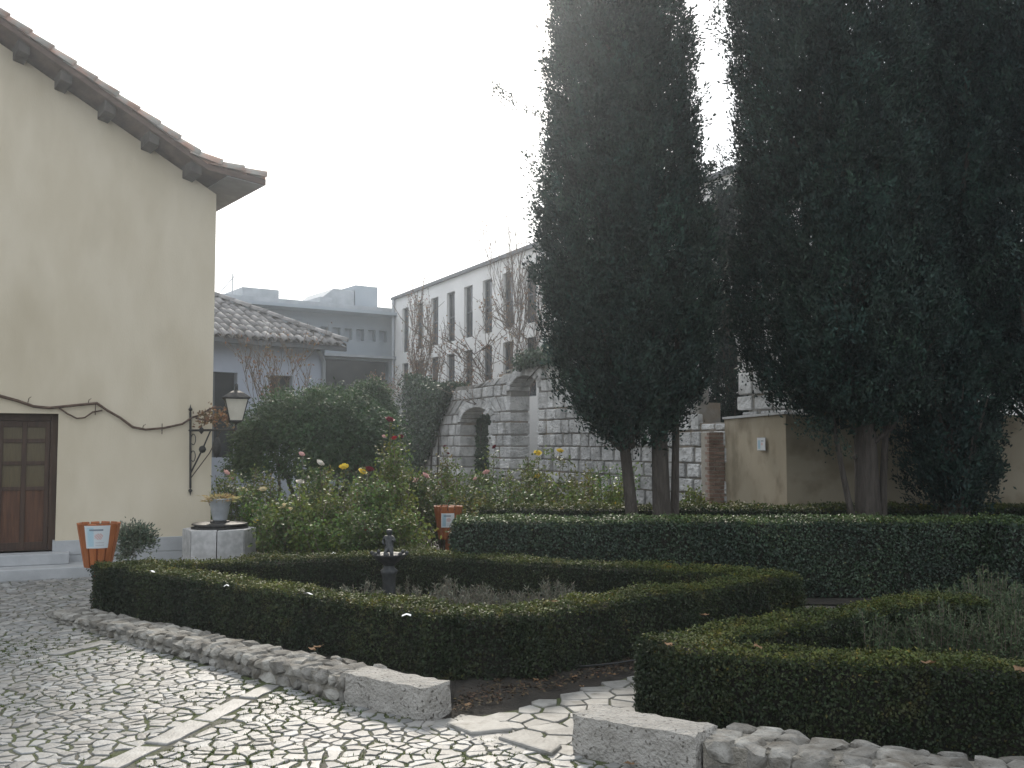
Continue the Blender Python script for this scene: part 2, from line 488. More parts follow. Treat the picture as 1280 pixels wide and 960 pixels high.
# flagstone path between the two beds
PATH = [tuple(p[:2]) for p in (G(556, 903), G(640, 935), G(716, 950), G(806, 896))] + [(2.9, 7.7), (4.6, 9.0), (4.0, 9.6), (2.65, 8.55)] + [tuple(p[:2]) for p in (G(806, 841), G(745, 859), G(655, 886))]
m = MB(); m.add([(p[0], p[1], .001) for p in PATH], [tuple(range(len(PATH)))])
path = m.build("garden_path", "mortar"); tag(path, "flagstone path leading between the two hedged beds", kind="structure")
pts = []
for i in range(-9, 36):
    for j in range(31, 65):
        pts.append(((i + random.uniform(.15, .85)) * .155, (j + random.uniform(.05, .95)) * .155))
for p, c in zip(pts, voronoi(pts, .5)):
    if len(c) < 3 or not inpoly(p, PATH): continue
    v, f, _ = stone_from(c, .0045, random.uniform(.008, .013), tilt=.03, rnd_in=.95, bev=.004)
    m = MB(); m.add(v, f); m.build("flagstone", "flag", path)
# big threshold slabs across the mouth of the path
for q in ([G(557, 909), G(590, 922), G(642, 917), G(612, 900)], [G(622, 927), G(690, 948), G(703, 938), G(655, 917)]):
    m = MB(); m.hexa([Vector((p.x, p.y, -.01)) for p in q], [Vector((p.x, p.y, .03)) for p in q])
    m.build("threshold_slab", "flag", path, bevel=.012)

# bed soil
BED1 = [G(85, 768) + Vector((0.1, .1, 0)), KW1 + Vector((.1, .25, 0)), BL_B + Vector((.12, .1, 0)), G(565, 901), G(655, 885), G(745, 858), G(806, 840), Vector((2.85, 8.75, 0)), Vector((2.4, 9.6, 0)), Vector((-1.2, 11.3, 0)), Vector((-4.3, 10.0, 0))]
BED2 = [B2_A + Vector((.12, .2, 0)), Vector((2.4, 4.25, 0)), Vector((5.2, 4.2, 0)), Vector((5.8, 8.4, 0)), Vector((3.5, 8.3, 0)), Vector((.78, 6.02, 0))]
def soil(poly, zc, name, label):
    c = sum(poly, Vector()) / len(poly); m = MB(); N = 7; pr = []
    for p in poly: pr.append((p.x, p.y, .0))
    # fan of rings with uneven height
    vs, fs = [], []; nP = len(poly) * 5; outl = []
    for i in range(len(poly)):
        for k in range(5): outl.append(poly[i].lerp(poly[(i + 1) % len(poly)], k / 5))
    for r in range(N + 1):
        t = 1 - r / N
        for p in outl:
            q = c.lerp(p, t); vs.append((q.x, q.y, .004 + (zc * min(1, r / 1.5) + (random.uniform(-.012, .012) if r else -.012))))
    for r in range(N):
        for i in range(nP): fs.append((r * nP + i, r * nP + (i + 1) % nP, (r + 1) * nP + (i + 1) % nP, (r + 1) * nP + i))
    m.add(vs, fs); o = m.build(name, "earth", smooth=True); tag(o, label, kind="structure"); return o
soil(BED1, .03, "bed_soil", "dark soil of the fountain bed")
soil(BED2, .03, "bed_soil", "dark soil of the bed with rosemary bushes")
m = MB(); m.add([(-4.6, 11.2, -.012), (7.5, 9.7, -.012), (9, 16, -.012), (-2.8, 24, -.012), (-4.2, 15, -.012)], [(0, 1, 2, 3, 4)])
tag(m.build("rose_bed_soil", "earth"), "dark soil under the roses and cypresses", kind="structure")

# ------------------------------------------------------------------ rubble edgings with end blocks
def rock_mesh(seed, n, flat=1.0):
    rs = np.random.default_rng(seed); bm = bmesh.new()
    for i in range(n):
        p = rs.normal(size=3); p /= np.abs(p).max() ** .75 * np.linalg.norm(p) ** .25
        p *= rs.uniform(.8, 1.0); bm.verts.new((p[0] * .5, p[1] * .5, p[2] * .5 * flat))
    r = bmesh.ops.convex_hull(bm, input=bm.verts)
    for v in [v for v in bm.verts if not v.link_faces]: bm.verts.remove(v)
    me = bpy.data.meshes.new("rock"); bm.to_mesh(me); bm.free(); me.materials.append(MATS["rubble"]); return me
ROCKS = [rock_mesh(i, 30) for i in range(14)]
def rubble_wall(name, label, p0, p1, thick, h0, h1, rows, root=None):
    d = p1 - p0; L = d.length; d.normalize(); nn = Vector((-d.y, d.x, 0))   # nn points to the bed
    root = root or thing(name, label, "stone edging", p0)
    inv = p0
    H = lambda s: h0 + (h1 - h0) * s / L
    m = MB(); N = 14; e = .022
    for i in range(N):
        s0, s1 = L * i / N, L * (i + 1) / N
        q = [d * s0 + nn * e, d * s1 + nn * e, d * s1 + nn * (thick - e), d * s0 + nn * (thick - e)]
        m.hexa([x + Vector((0, 0, -.02)) for x in q], [x + Vector((0, 0, H(s0 if k in (0, 3) else s1) - .024)) for k, x in enumerate(q)])
    m.build("mortar_core", "rubble_mortar", root)
    ang = math.atan2(d.y, d.x)
    def put(s, t, z, sx, sy, sz):
        o = link("rubble_stone", random.choice(ROCKS), root)
        o.location = d * s + nn * t + Vector((0, 0, z)); o.scale = (sx, sy, sz)
        o.rotation_euler = (random.uniform(-.06, .06), random.uniform(-.06, .06), ang + random.choice((0, math.pi)) + random.uniform(-.1, .1))
    for r in range(rows):
        s = 0
        while s < L:
            w = random.uniform(.09, .19); h = H(min(s, L)) / rows; w = min(w, L - s + .02)
            put(s + w / 2, .05, h * (r + .5) - .01, w * 1.12, .13, h * random.uniform(1.05, 1.3)); s += w
    s = 0
    while s < L:                                   # capping of flat stones
        w = random.uniform(.1, .2); t = 0.0
        while t < thick - .04:
            b = min(random.uniform(.1, .18), thick - t); put(s + w / 2 + random.uniform(-.02, .02), t + b / 2 + .03, H(min(s, L)) - .022, w * 1.12, b * 1.12, random.uniform(.05, .062)); t += b
        s += w
    return root
def end_block(name, label, a, b, thick, h, skew=0.0):
    d = (b - a); L = d.length; d.normalize(); nn = Vector((-d.y, d.x, 0))
    root = None
    bm = bmesh.new(); nx, ny, nz = 14, 5, 5
    V = {}
    def vert(i, j, k):
        if (i, j, k) in V: return V[i, j, k]
        s, t, z = i / nx, j / ny, k / nz
        p = d * (L * s) + nn * (thick * t + skew * s) + Vector((0, 0, h * z - .02 * (1 - z)))
        edge = (i in (0, nx)) + (j in (0, ny)) + (k == nz)
        am = .004 if edge < 2 else .008
        p += Vector((random.uniform(-am, am), random.uniform(-am, am), random.uniform(-am, am) * .8))
        if edge >= 2: p += (d * (.5 - s) + nn * (.5 - t) * thick) * .015 - Vector((0, 0, .006 * (k == nz)))
        V[i, j, k] = bm.verts.new(p); return V[i, j, k]
    def face(a_, b_, c_, d_): bm.faces.new((vert(*a_), vert(*b_), vert(*c_), vert(*d_)))
    for i in range(nx):
        for k in range(nz):
            face((i, 0, k), (i + 1, 0, k), (i + 1, 0, k + 1), (i, 0, k + 1)); face((i + 1, ny, k), (i, ny, k), (i, ny, k + 1), (i + 1, ny, k + 1))
        for j in range(ny): face((i, j, nz), (i + 1, j, nz), (i + 1, j + 1, nz), (i, j + 1, nz))
    for j in range(ny):
        for k in range(nz):
            face((0, j + 1, k), (0, j, k), (0, j, k + 1), (0, j + 1, k + 1)); face((nx, j, k), (nx, j + 1, k), (nx, j + 1, k + 1), (nx, j, k + 1))
    me = bpy.data.meshes.new(name); bm.to_mesh(me); bm.free(); me.materials.append(MATS["travertine"])
    o = link(name, me); o.location = a
    return tag(o, label, "stone block")
rubble_wall("rubble_edging", "long low rubble edging in front of the fountain bed hedge", KW0, KW1 + (KW0 - KW1).normalized() * .01, .32, .085, .18, 2)
end_block("stone_block", "pitted pale stone block ending the long rubble edging, beside the path", BL_A + (BL_B - BL_A).normalized() * .015, BL_B, .24, .195)
end_block("stone_block", "rough stone block across the path, before the bed with rosemary bushes", B2_A, B2_B, .25, .215)
r2 = rubble_wall("rubble_edging", "short curved rubble edging before the bed with rosemary bushes", B2_B + Vector((.02, .0, 0)), Vector((1.75, 4.36, 0)), .34, .2, .2, 2)
_r = rubble_wall("x", "", Vector((1.74, 4.365, 0)), Vector((2.9, 4.05, 0)), .34, .2, .2, 2)
for c in list(_r.children):
    c.parent = r2; c.location = c.location + (_r.location - r2.location)
bpy.data.objects.remove(_r)

# ------------------------------------------------------------------ clipped hedges
def hedge(name, label, segs, H, dens, leaf, mat="hedge_leaf", group=None, amp=.026, cat="hedge", rr=.07):
    """segs: (p, q, width) boxes that form one hedge"""
    root = thing(name, label, cat, (segs[0][0][0], segs[0][0][1], 0), 0, group); O = np.array([segs[0][0][0], segs[0][0][1], 0.0])
    core = MB(); Ps, Ns = [], []
    info = []
    for k, (p, q, w) in enumerate(segs):
        p, q = np.array(p[:2], float), np.array(q[:2], float); d = q - p; L = np.linalg.norm(d); d /= L; nn = np.array([-d[1], d[0]])
        info.append((p, d, nn, L, w))
        e = .035; c4 = [p + d * (-w / 2 + e) + nn * (w / 2 - e), p + d * (-w / 2 + e) - nn * (w / 2 - e), p + d * (L + w / 2 - e) - nn * (w / 2 - e), p + d * (L + w / 2 - e) + nn * (w / 2 - e)]
        zt = H - .045 - .003 * k
        core.hexa([(c[0] - O[0], c[1] - O[1], .0 + .002 * k) for c in c4], [(c[0] - O[0], c[1] - O[1], zt) for c in c4])
    core.build("inner_branches", "hedge_core", root)
    for k, (p, d, nn, L, w) in enumerate(info):
        Lx = L + w
        for face, area in (("f", Lx * H), ("b", Lx * H), ("t", Lx * w), ("e0", w * H), ("e1", w * H)):
            n = int(area * dens)
            if n < 1: continue
            a, b = RNG.random(n), RNG.random(n)
            if face in "fb":
                s, t, z = a * Lx - w / 2, np.full(n, w / 2 * (1 if face == "b" else -1)), b ** .92 * H; N = np.outer(np.ones(n), [0, 1 if face == "b" else -1, 0])
            elif face == "t":
                s, t, z = a * Lx - w / 2, (b - .5) * w, np.full(n, H); N = np.outer(np.ones(n), [0, 0, 1])
            else:
                s, t, z = np.full(n, -w / 2 if face == "e0" else L + w / 2), (a - .5) * w, b ** .92 * H; N = np.outer(np.ones(n), [-1 if face == "e0" else 1, 0, 0])
            # rounding of the edges
            ex = np.maximum(np.abs(s - L / 2) - (Lx / 2 - rr), 0); ey = np.maximum(np.abs(t) - (w / 2 - rr), 0); ez = np.maximum(z - (H - rr), 0)
            r = np.sqrt(ex ** 2 + ey ** 2 + ez ** 2); kf = np.where(r > rr, rr / np.maximum(r, 1e-6), 1)
            s = s - np.sign(s - L / 2) * ex * (1 - kf); t = t - np.sign(t) * ey * (1 - kf); z = z - ez * (1 - kf)
            XY = p + np.outer(s, d) + np.outer(t, nn)
            P = np.column_stack([XY, z]); NW = np.column_stack([np.outer(N[:, 0], d) + np.outer(N[:, 1], nn), N[:, 2]])
            keep = np.ones(n, bool)
            for k2, (p2, d2, n2, L2, w2) in enumerate(info):
                if k2 == k: continue
                q = XY - p2; ss, tt = q @ d2, q @ n2
                keep &= ~((ss > -w2 / 2 + .03) & (ss < L2 + w2 / 2 - .03) & (np.abs(tt) < w2 / 2 - .03))  if face != "t" else ~((ss > -w2 / 2) & (ss < L2 + w2 / 2) & (np.abs(tt) < w2 / 2) & (k2 < k))
            P, NW = P[keep], NW[keep]
            dsp = amp * wob(P[:, 0], P[:, 1], P[:, 2], 3.2) + amp * .6 * wob(P[:, 0] + 7, P[:, 1], P[:, 2], 9) + RNG.normal(0, .011, len(P)) - RNG.exponential(.012, len(P))
            dsp = np.where(RNG.random(len(P)) < .015, dsp + .03, dsp)
            Ps.append(P + NW * dsp[:, None]); Ns.append(NW)
    P, N = np.vstack(Ps), np.vstack(Ns); n = len(P)
    Nn = unit(N + rnd(n) * .55); dr = np.cross(Nn, rnd(n)) + N * .25
    V = leaves(P - O, dr, Nn, leaf * RNG.uniform(.7, 1.25, n), leaf * .62 * RNG.uniform(.8, 1.2, n), .2)
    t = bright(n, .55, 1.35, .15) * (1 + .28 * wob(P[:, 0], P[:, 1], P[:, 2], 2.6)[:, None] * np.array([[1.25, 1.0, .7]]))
    t[N[:, 2] > .5] *= np.array([[2.5, 2.1, 1.25]])       # yellowish tips, with sunlight on the hedge top painted into the leaf colour
    sp = RNG.random(n) < .02; t[sp] *= np.array([[1.9, 1.3, .8]])
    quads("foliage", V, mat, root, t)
    return root

HZ = .47
def gz(u, v, z=HZ): return G(u, v, z)
W1 = .36
L_ = Vector((-3.69, 9.60, 0)); N_ = Vector((-.42, 6.98, 0)); R_ = Vector((2.35, 8.95, 0)); F_ = Vector((-1.15, 10.72, 0)); N2 = Vector((.05, 7.0, 0))
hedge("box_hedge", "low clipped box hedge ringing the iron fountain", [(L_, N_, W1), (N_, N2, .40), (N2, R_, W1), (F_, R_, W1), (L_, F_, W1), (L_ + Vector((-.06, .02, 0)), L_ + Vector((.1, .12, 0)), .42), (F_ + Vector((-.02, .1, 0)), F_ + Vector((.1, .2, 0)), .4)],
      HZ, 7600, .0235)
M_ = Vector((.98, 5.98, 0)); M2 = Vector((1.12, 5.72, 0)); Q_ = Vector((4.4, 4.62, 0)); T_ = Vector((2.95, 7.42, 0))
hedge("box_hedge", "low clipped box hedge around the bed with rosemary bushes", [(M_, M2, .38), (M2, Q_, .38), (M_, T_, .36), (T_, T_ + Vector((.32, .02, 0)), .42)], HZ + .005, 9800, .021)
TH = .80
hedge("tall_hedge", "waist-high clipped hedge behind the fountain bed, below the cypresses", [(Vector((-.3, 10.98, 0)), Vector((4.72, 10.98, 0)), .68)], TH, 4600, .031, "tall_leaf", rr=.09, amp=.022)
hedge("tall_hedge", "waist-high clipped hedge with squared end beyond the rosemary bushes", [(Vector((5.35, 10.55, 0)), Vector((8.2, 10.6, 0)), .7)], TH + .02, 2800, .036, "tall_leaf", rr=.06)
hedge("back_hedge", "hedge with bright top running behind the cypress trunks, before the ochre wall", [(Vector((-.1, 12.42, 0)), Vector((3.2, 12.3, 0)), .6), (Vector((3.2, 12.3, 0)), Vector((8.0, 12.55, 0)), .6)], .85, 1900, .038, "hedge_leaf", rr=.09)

# ------------------------------------------------------------------ cypresses
def interp(z, prof): return np.interp(z, [p[0] for p in prof], [p[1] for p in prof])
def cypress(name, label, x, y, prof, trunks, nclump, seed, per=62, lean=(0, 0), extra=None, brown=0, fat=.88, lobe=1.0):
    root = thing(name, label, "cypress", (x, y, 0), 0, "cypresses behind the tall hedge")
    m = MB()
    for (bx, by, tx, ty, r, hgt) in trunks:
        pts_, rad = [], []
        for i in range(9):
            t = i / 8
            pts_.append((bx + (tx - bx) * t ** 1.2 + .03 * math.sin(5 * t + seed), by + (ty - by) * t, -.02 + hgt * t)); rad.append(r * (1.25 - .25 * min(1, t * 6)) * (1 - .72 * t))
        m.tube(pts_, rad, 10)
    m.build("trunk", "bark", root, smooth=True)
    m = MB()                                        # limbs reaching up into the crown
    z0, z1 = prof[0][0], prof[-1][0]
    for i in range(26):
        a = random.uniform(0, 6.283); zb = random.uniform(z0 * .7, z1 * .6); r = float(interp(zb + .9, prof)) * .8
        m.tube([(.05 * math.cos(a), .05 * math.sin(a), zb), (r * .55 * math.cos(a), r * .55 * math.sin(a), zb + .35), (r * math.cos(a), r * math.sin(a), zb + 1.0)], [.035, .025, .008], 5)
    m.build("limb", "bark", root)
    # plumes of foliage, thickest at the surface; coarse twiggy ones inside
    rs = RNG
    rmax = max(p[1] for p in prof)
    def heights(k):
        out_ = []
        while len(out_) < k:
            z = rs.uniform(z0, z1, k * 3); keep = rs.random(k * 3) < (interp(z, prof) / rmax + .06) * np.where(z > 7.8, .45, 1); out_ += list(z[keep])
        return np.array(out_[:k])
    n_in = nclump // 4; nall = nclump + n_in
    cz = np.concatenate([heights(nclump), heights(n_in)]); th = rs.uniform(0, 2 * math.pi, nall)
    lob = 1 + lobe * (.07 * np.sin(th * 3 + cz * 1.1 + seed) + .05 * np.sin(th * 5 - cz * 1.9 + seed * 2) + .045 * np.sin(th * 9 + cz * 4))
    kk = np.concatenate([np.clip(1 - np.abs(rs.normal(0, .11, nclump)), .5, 1), rs.uniform(.1, .78, n_in)])
    kk = kk * (1 + .06 * wob(th * 4, cz * 2.5, 0, 1)); kk[:nclump] = np.where(rs.random(nclump) < .05, kk[:nclump] * rs.uniform(1.03, 1.16, nclump), kk[:nclump])
    rr = interp(cz, prof) * lob * kk * fat
    ctr = np.column_stack([rr * np.cos(th) + lean[0] * np.clip((cz - 3) / 4, 0, 1.5), rr * np.sin(th), cz]); out = np.column_stack([np.cos(th), np.sin(th), np.zeros(nall)])
    sz = rs.uniform(.6, 1.3, nall); big = np.concatenate([np.ones(nclump), np.full(n_in, 2.3)])
    if extra is not None:
        ctr = np.vstack([ctr, extra[0]]); out = np.vstack([out, extra[1]]); sz = np.concatenate([sz, extra[2]]); big = np.concatenate([big, np.full(len(extra[2]), .8)])
    NC = len(ctr); idx = np.repeat(np.arange(NC), per); n = len(idx)
    keep = rs.random(n) < np.where(big[idx] > 2, .6, np.where(big[idx] < 1, .35, 1)); idx = idx[keep]; n = len(idx)
    h = rs.random(n); ax = unit(out[idx] * .3 + np.array([[0, 0, 1.0]]) + rnd(NC)[idx] * .22)
    wid = .075 * (1 - .75 * h) * sz[idx]
    P = ctr[idx] + ax * (h * .32 * sz[idx])[:, None] + rnd(n) * wid[:, None]
    dr = ax + rnd(n) * .6 + out[idx] * .25
    V = leaves(P, dr, out[idx] + rnd(n) * .9, rs.uniform(.035, .07, n) * big[idx], rs.uniform(.017, .03, n) * big[idx], .2)
    t = bright(NC, .3, 2.1, .16)[idx] * bright(n, .75, 1.25, .08)
    quads("crown", V, "cypress_leaf", root, t)
    if brown:
        k = brown; i2 = rs.integers(0, nclump, k); P = ctr[i2] * np.array([[.8, .8, 1]]) + rnd(k) * .1
        P = P[(P[:, 2] < z0 + 1.3)]; k = len(P)
        quads("dry_foliage", leaves(P, rnd(k), rnd(k), .045, .012), "cypress_brown", root, bright(k))
    return root
xa = D(792, 640, 11.75).x
# branch sticking out of the first cypress
bp = [D(668, 150, 11.75), D(648, 128, 11.75), D(630, 116, 11.75), D(614, 110, 11.75)]
ex = []
for i in range(3):
    for k in range(3):
        q = bp[i].lerp(bp[i + 1], k / 3); ex.append((q.x - xa + random.uniform(-.06, .06), q.y - 11.75 + random.uniform(-.1, .1), q.z - .06 + random.uniform(-.07, .07)))
ex = np.array(ex)
cypress("cypress", "broad dark cypress with three splayed trunks, beside the arched stone wall", xa, 11.75,
        [(1.55, .3), (1.8, .62), (2.15, .86), (2.7, 1.02), (3.3, 1.15), (3.8, 1.2), (4.5, 1.08), (5.5, .98), (7.0, .8), (9, .5), (10.6, .05)],
        [(.0, .0, -.3, .1, .09, 4.0), (.3, -.05, .2, .05, .115, 7.0), (.43, .05, .66, .1, .06, 4.4)], 3100, 1.0, per=55,
        extra=(ex, np.tile([-.6, 0, -.3], (len(ex), 1)), np.full(len(ex), .42)), brown=2500, lean=(-.19, 0), fat=.83)
xb = D(1052, 640, 11.7).x
ex = []
for u, v in ((1003, 540), (1012, 552), (1024, 556), (1036, 545), (1000, 530), (990, 538), (1020, 530), (1044, 560)):
    q = D(u, v, 11.2)
    for _ in range(2): ex.append((q.x - xb + random.uniform(-.05, .05), q.y - 11.7 + random.uniform(-.1, .1), q.z - .12 + random.uniform(-.05, .05)))
ex = np.array(ex)
cypress("cypress", "thick dark cypress with ridged trunk, standing before the ochre wall corner", xb + .1, 11.7,
        [(1.75, .3), (2.05, .9), (2.5, 1.2), (3.0, 1.32), (3.8, 1.22), (5.0, 1.14), (7.0, 1.08), (9, .8), (11.5, .05)],
        [(.2, .0, .25, .1, .15, 7.5), (.12, -.06, -.35, -.05, .05, 2.8), (.36, .03, .62, .1, .06, 3.2)], 3300, 2.3, per=54,
        extra=(ex, np.tile([-.4, -.3, -.3], (len(ex), 1)), np.full(len(ex), .6)), brown=3000, lean=(-.3, 0), fat=.9)
cypress("cypress", "slim cypress rising behind the low gap of the ruined wall", D(914, 600, 17.6).x, 17.6,
        [(1.0, .3), (2.2, .5), (3.8, .5), (5.2, .36), (6.6, .05)], [(0, 0, 0, .05, .08, 4)], 420, 4.0, per=60)
cypress("cypress", "cypress bushy down to the hedge, right beside the ridged trunk", D(1186, 640, 12.1).x, 11.95,
        [(.75, .3), (1.1, .5), (1.8, .6), (3.0, .62), (5, .6), (7.0, .5), (9.5, .3), (10.5, .05)], [(0, 0, 0, .1, .13, 7), (.16, .1, .3, .1, .07, 5)], 1700, 5.1, per=50, brown=2500, lobe=3.2)
cypress("cypress", "tall dark cypress with bare lower trunk, at the shaded end of the hedge", D(1268, 640, 12.6).x, 12.6 - .7,
        [(2.0, .5), (2.5, 1.0), (3.5, 1.15), (5.5, 1.1), (7.5, .95), (10, .5), (11.5, .05)], [(0, 0, 0, .1, .15, 8), (.2, .1, .35, .1, .06, 4)], 2100, 6.6, per=42)

cypress("cypress", "cypress added for shade at the end of the row, beside the squared end of the far hedge", 6.75, 10.95 + .9,
        [(1.6, .5), (2.2, 1.0), (3.5, 1.2), (5.5, 1.15), (7.5, .95), (10, .5), (11.5, .05)], [(0, 0, 0, .1, .16, 8)], 1600, 7.7, per=34)  # extra tree, added to shade the right-hand side

# ------------------------------------------------------------------ house with gable
house = thing("house", "cream stucco house with tiled gable roof and brown door", "house", HC)
def HT(a, w, z):                                        # a along the front to the left of the corner, w inwards
    p = -FAC_T * a - FAC_N * w; return (p.x, p.y, z)
def HPX(u, v, off=0.0):                                 # sighted point on the front, local to the house
    return HP(u, v, HC + FAC_N * off, FAC_N) - HC
def a_of(p): return -(p.dot(FAC_T))
DR = a_of(HPX(71, 600)); DTOP = HPX(66, 517).z; DL = DR + 1.36; DZ = .27
K1 = .40
def zroof(a): return 5.0 + .615 * max(a, 0.0) + (.0 if a > 0 else 0)
AP = 4.6
def gable(mb):
    t = 3.6
    mb.add([HT(0, 0, t), HT(9.2, 0, t), HT(9.2, 0, zroof(0)), HT(AP, 0, zroof(AP)), HT(0, 0, zroof(0))], [(0, 1, 2, 3, 4)])
    SD = Vector((-.59, .81, 0)) * 9
    mb.add([HT(0, 0, 0), tuple(SD), (SD.x, SD.y, zroof(0)), HT(0, 0, zroof(0))], [(0, 1, 2, 3)])
    q = Vector(HT(9.2, 0, 0)); mb.add([tuple(q), tuple(q + SD), (q.x + SD.x, q.y + SD.y, zroof(0)), HT(9.2, 0, zroof(0))], [(0, 1, 2, 3)])
grid_wall(HT, 0, 9.2, 0, 3.6, [(DR, DL, DZ, DTOP)], .22, "wall", "stucco", house, gable)
m = MB(); E = .035
for s0, s1 in ((-.03, DR), (DL, 9.2)):                   # stone plinth, in blocks
    s = s0
    while s < s1 - .02:
        l = min(random.uniform(.8, 1.2), s1 - s)
        if s1 - s - l < .3: l = s1 - s
        for zz0, zz1 in ((0, .215), (.219, K1)):
            q = MB(); q.box((s + .002, -E, zz0), (s + l - .002, .02, zz1), HT); q.build("plinth_block", "plinth_stone", house, bevel=.004)
        s += l
q = MB(); q.box((DR, -E, 0), (DR + .001, .2, K1), lambda a, w, z: HT(a - .0, w, z)); 
q = MB(); q.box((DR - .004, -.02, DZ), (DR + .03, .19, K1), HT); q.build("door_jamb_block", "plinth_stone", house)
q = MB(); q.box((.98, -.66, -.01), (5.6, -.04, .135), HT); q.build("step", "plinth_stone", house, bevel=.012)
q = MB(); q.box((1.72, -.30, .137), (DL + .4, .21, DZ), HT); q.build("step", "plinth_stone", house, bevel=.01)
# door: leaf with glazed and solid panels
door = MB(); w0 = .15
door.box((DR, w0, DZ), (DR + .085, w0 + .07, DTOP), HT); door.box((DL - .085, w0, DZ), (DL, w0 + .07, DTOP), HT); door.box((DR + .085, w0, DTOP - .09), (DL - .085, w0 + .07, DTOP), HT)
door = door.build("door", "door_frame", house, bevel=.005)
LW = (DL - DR - .17) / 2
zs = [DZ + .11, DZ + .78, DZ + 1.10, DZ + 1.38, DTOP - .17]
for lf in range(2):
    la = DR + .085 + lf * LW + .003; lb = la + LW - .006
    q = MB(); st = .055; mid = (la + lb) / 2
    for x0, x1 in ((la, la + st), (mid - .028, mid + .028), (lb - st, lb)): q.box((x0, w0 + .015, DZ + .005), (x1, w0 + .06, DTOP - .092), HT)
    rails = [(DZ + .005, zs[0])] + [(z - .025, z + .025) for z in zs[1:4]] + [(zs[4], DTOP - .092)]
    for z0_, z1_ in rails:
        for x0, x1 in ((la + st, mid - .028), (mid + .028, lb - st)): q.box((x0, w0 + .018, z0_), (x1, w0 + .058, z1_), HT)
    leafo = q.build("door_leaf", "door_frame", door, bevel=.004)
    for x0, x1 in ((la + st, mid - .028), (mid + .028, lb - st)):
        for k in range(4):
            z0_, z1_ = (zs[0] if k == 0 else zs[k] + .025), (zs[k + 1] - .025 if k < 3 else zs[4])
            p = MB(); p.box((x0 - .004, w0 + (.03 if k == 0 else .036), z0_ - .004), (x1 + .004, w0 + .05, z1_ + .004), HT)
            p.build("door_panel" if k == 0 else "door_pane", "door_wood" if k == 0 else "curtain", door)
# roof
SIDE = Vector((-.59, .81, 0))
def RT(a, w, z):                                        # w measured along the house side
    p = -FAC_T * a + SIDE * w; return (p.x, p.y, z)
OV = -.42
def zu(a):                                              # underside of the roof
    if a > .25: return 5.06 + .615 * a
    return 5.06 + .615 * .25 + .16 * (a - .25)
prof_a = [-.5, -.25, 0, .25, 1.2, 2.4, 3.6, AP]
roof = MB()
for i in range(len(prof_a) - 1):
    a0, a1 = prof_a[i], prof_a[i + 1]
    roof.hexa([RT(a0, OV, zu(a0)), RT(a0, 9.3, zu(a0)), RT(a1, 9.3, zu(a1)), RT(a1, OV, zu(a1))], [RT(a0, OV, zu(a0) + .075), RT(a0, 9.3, zu(a0) + .075), RT(a1, 9.3, zu(a1) + .09), RT(a1, OV, zu(a1) + .09)])
    b0, b1 = 2 * AP - a1, 2 * AP - a0
    roof.hexa([RT(b0, OV, zu(a1)), RT(b0, 9.3, zu(a1)), RT(b1, 9.3, zu(a0)), RT(b1, OV, zu(a0))], [RT(b0, OV, zu(a1) + .09), RT(b0, 9.3, zu(a1) + .09), RT(b1, 9.3, zu(a0) + .075), RT(b1, OV, zu(a0) + .075)])
roof = roof.build("roof", "eave_wood", house)
q = MB(); q.hexa([RT(-.48, OV + .02, zu(-.48) - .012), RT(-.48, 9, zu(-.48) - .012), RT(-.002, 9, zu(0) - .014), RT(-.002, OV + .02, zu(0) - .014)], [RT(-.48, OV + .02, zu(-.48) - .002), RT(-.48, 9, zu(-.48) - .002), RT(-.002, 9, zu(0) - .004), RT(-.002, OV + .02, zu(0) - .004)])
q.build("eave_board", "eave_plank", roof)
for u, v in ((22, 72), (75, 108), (130, 142), (185, 178), (238, 211), (-40, 33)):
    a = a_of(HPX(u, v, .3)); z = zu(a) - .002
    q = MB(); q.hexa([RT(a - .065, -.36, z - .15), RT(a + .065, -.36, z - .15 + .05), RT(a + .065, .1, z - .13), RT(a - .065, .1, z - .17)], [RT(a - .065, -.36, zu(a - .065) - .003), RT(a + .065, -.36, zu(a + .065) - .003), RT(a + .065, .1, zu(a + .065) - .003), RT(a - .065, .1, zu(a - .065) - .003)])
    q.build("purlin_end", "beam_wood", roof, bevel=.008)
# barrel tiles
def tile_mesh(name, mat, L=.42, r0=.085, r1=.065, th=.014, n=8):
    m = MB(); vs = []
    for (x, r) in ((0, r0), (L, r1)):
        for rr in (r, r - th):
            for k in range(n + 1):
                a = math.pi * k / n; vs.append((x, rr * math.cos(a), rr * math.sin(a)))
    s = n + 1; fs = []
    for k in range(n):
        fs += [(k, k + 1, 2 * s + k + 1, 2 * s + k), (s + k + 1, s + k, 3 * s + k, 3 * s + k + 1), (k + 1, k, s + k, s + k + 1), (2 * s + k, 2 * s + k + 1, 3 * s + k + 1, 3 * s + k)]
    m.add(vs, fs); me = m.mesh(name, mat); me.polygons.foreach_set("use_smooth", [True] * len(me.polygons)); return me
TILE = tile_mesh("tile", "roof_tile", .42, .105, .08)
ARC = []                                                # arc length along the upper side
aa = -.52
while aa < AP:
    ARC.append(aa); aa += .30 * math.cos(math.atan(.615 if aa > .1 else .15))
def put_tile(me, parent, o, xdir, up, lift=0.0, jit=.012):
    x = Vector(xdir).normalized(); y = Vector(up).cross(x).normalized(); z = x.cross(y)
    M = Matrix((x, y, z)).transposed().to_4x4(); M.translation = Vector(o) + z * (lift + random.uniform(0, jit)) + y * random.uniform(-jit, jit)
    ob = link("roof_tile", me, parent); ob.matrix_local = M; return ob
cols_ = [OV + .06 + .2 * i for i in range(20)]
for ci, w in enumerate(cols_):
    for k, a in enumerate(ARC[:-1]):
        if ci > 2 and k > 5: continue
        a2 = a + .3; o = Vector(RT(a, w, zu(a) + .10)); e = Vector(RT(a2, w, zu(a2) + .085))
        put_tile(TILE, roof, o, e - o, (0, 0, 1), .0, .008)
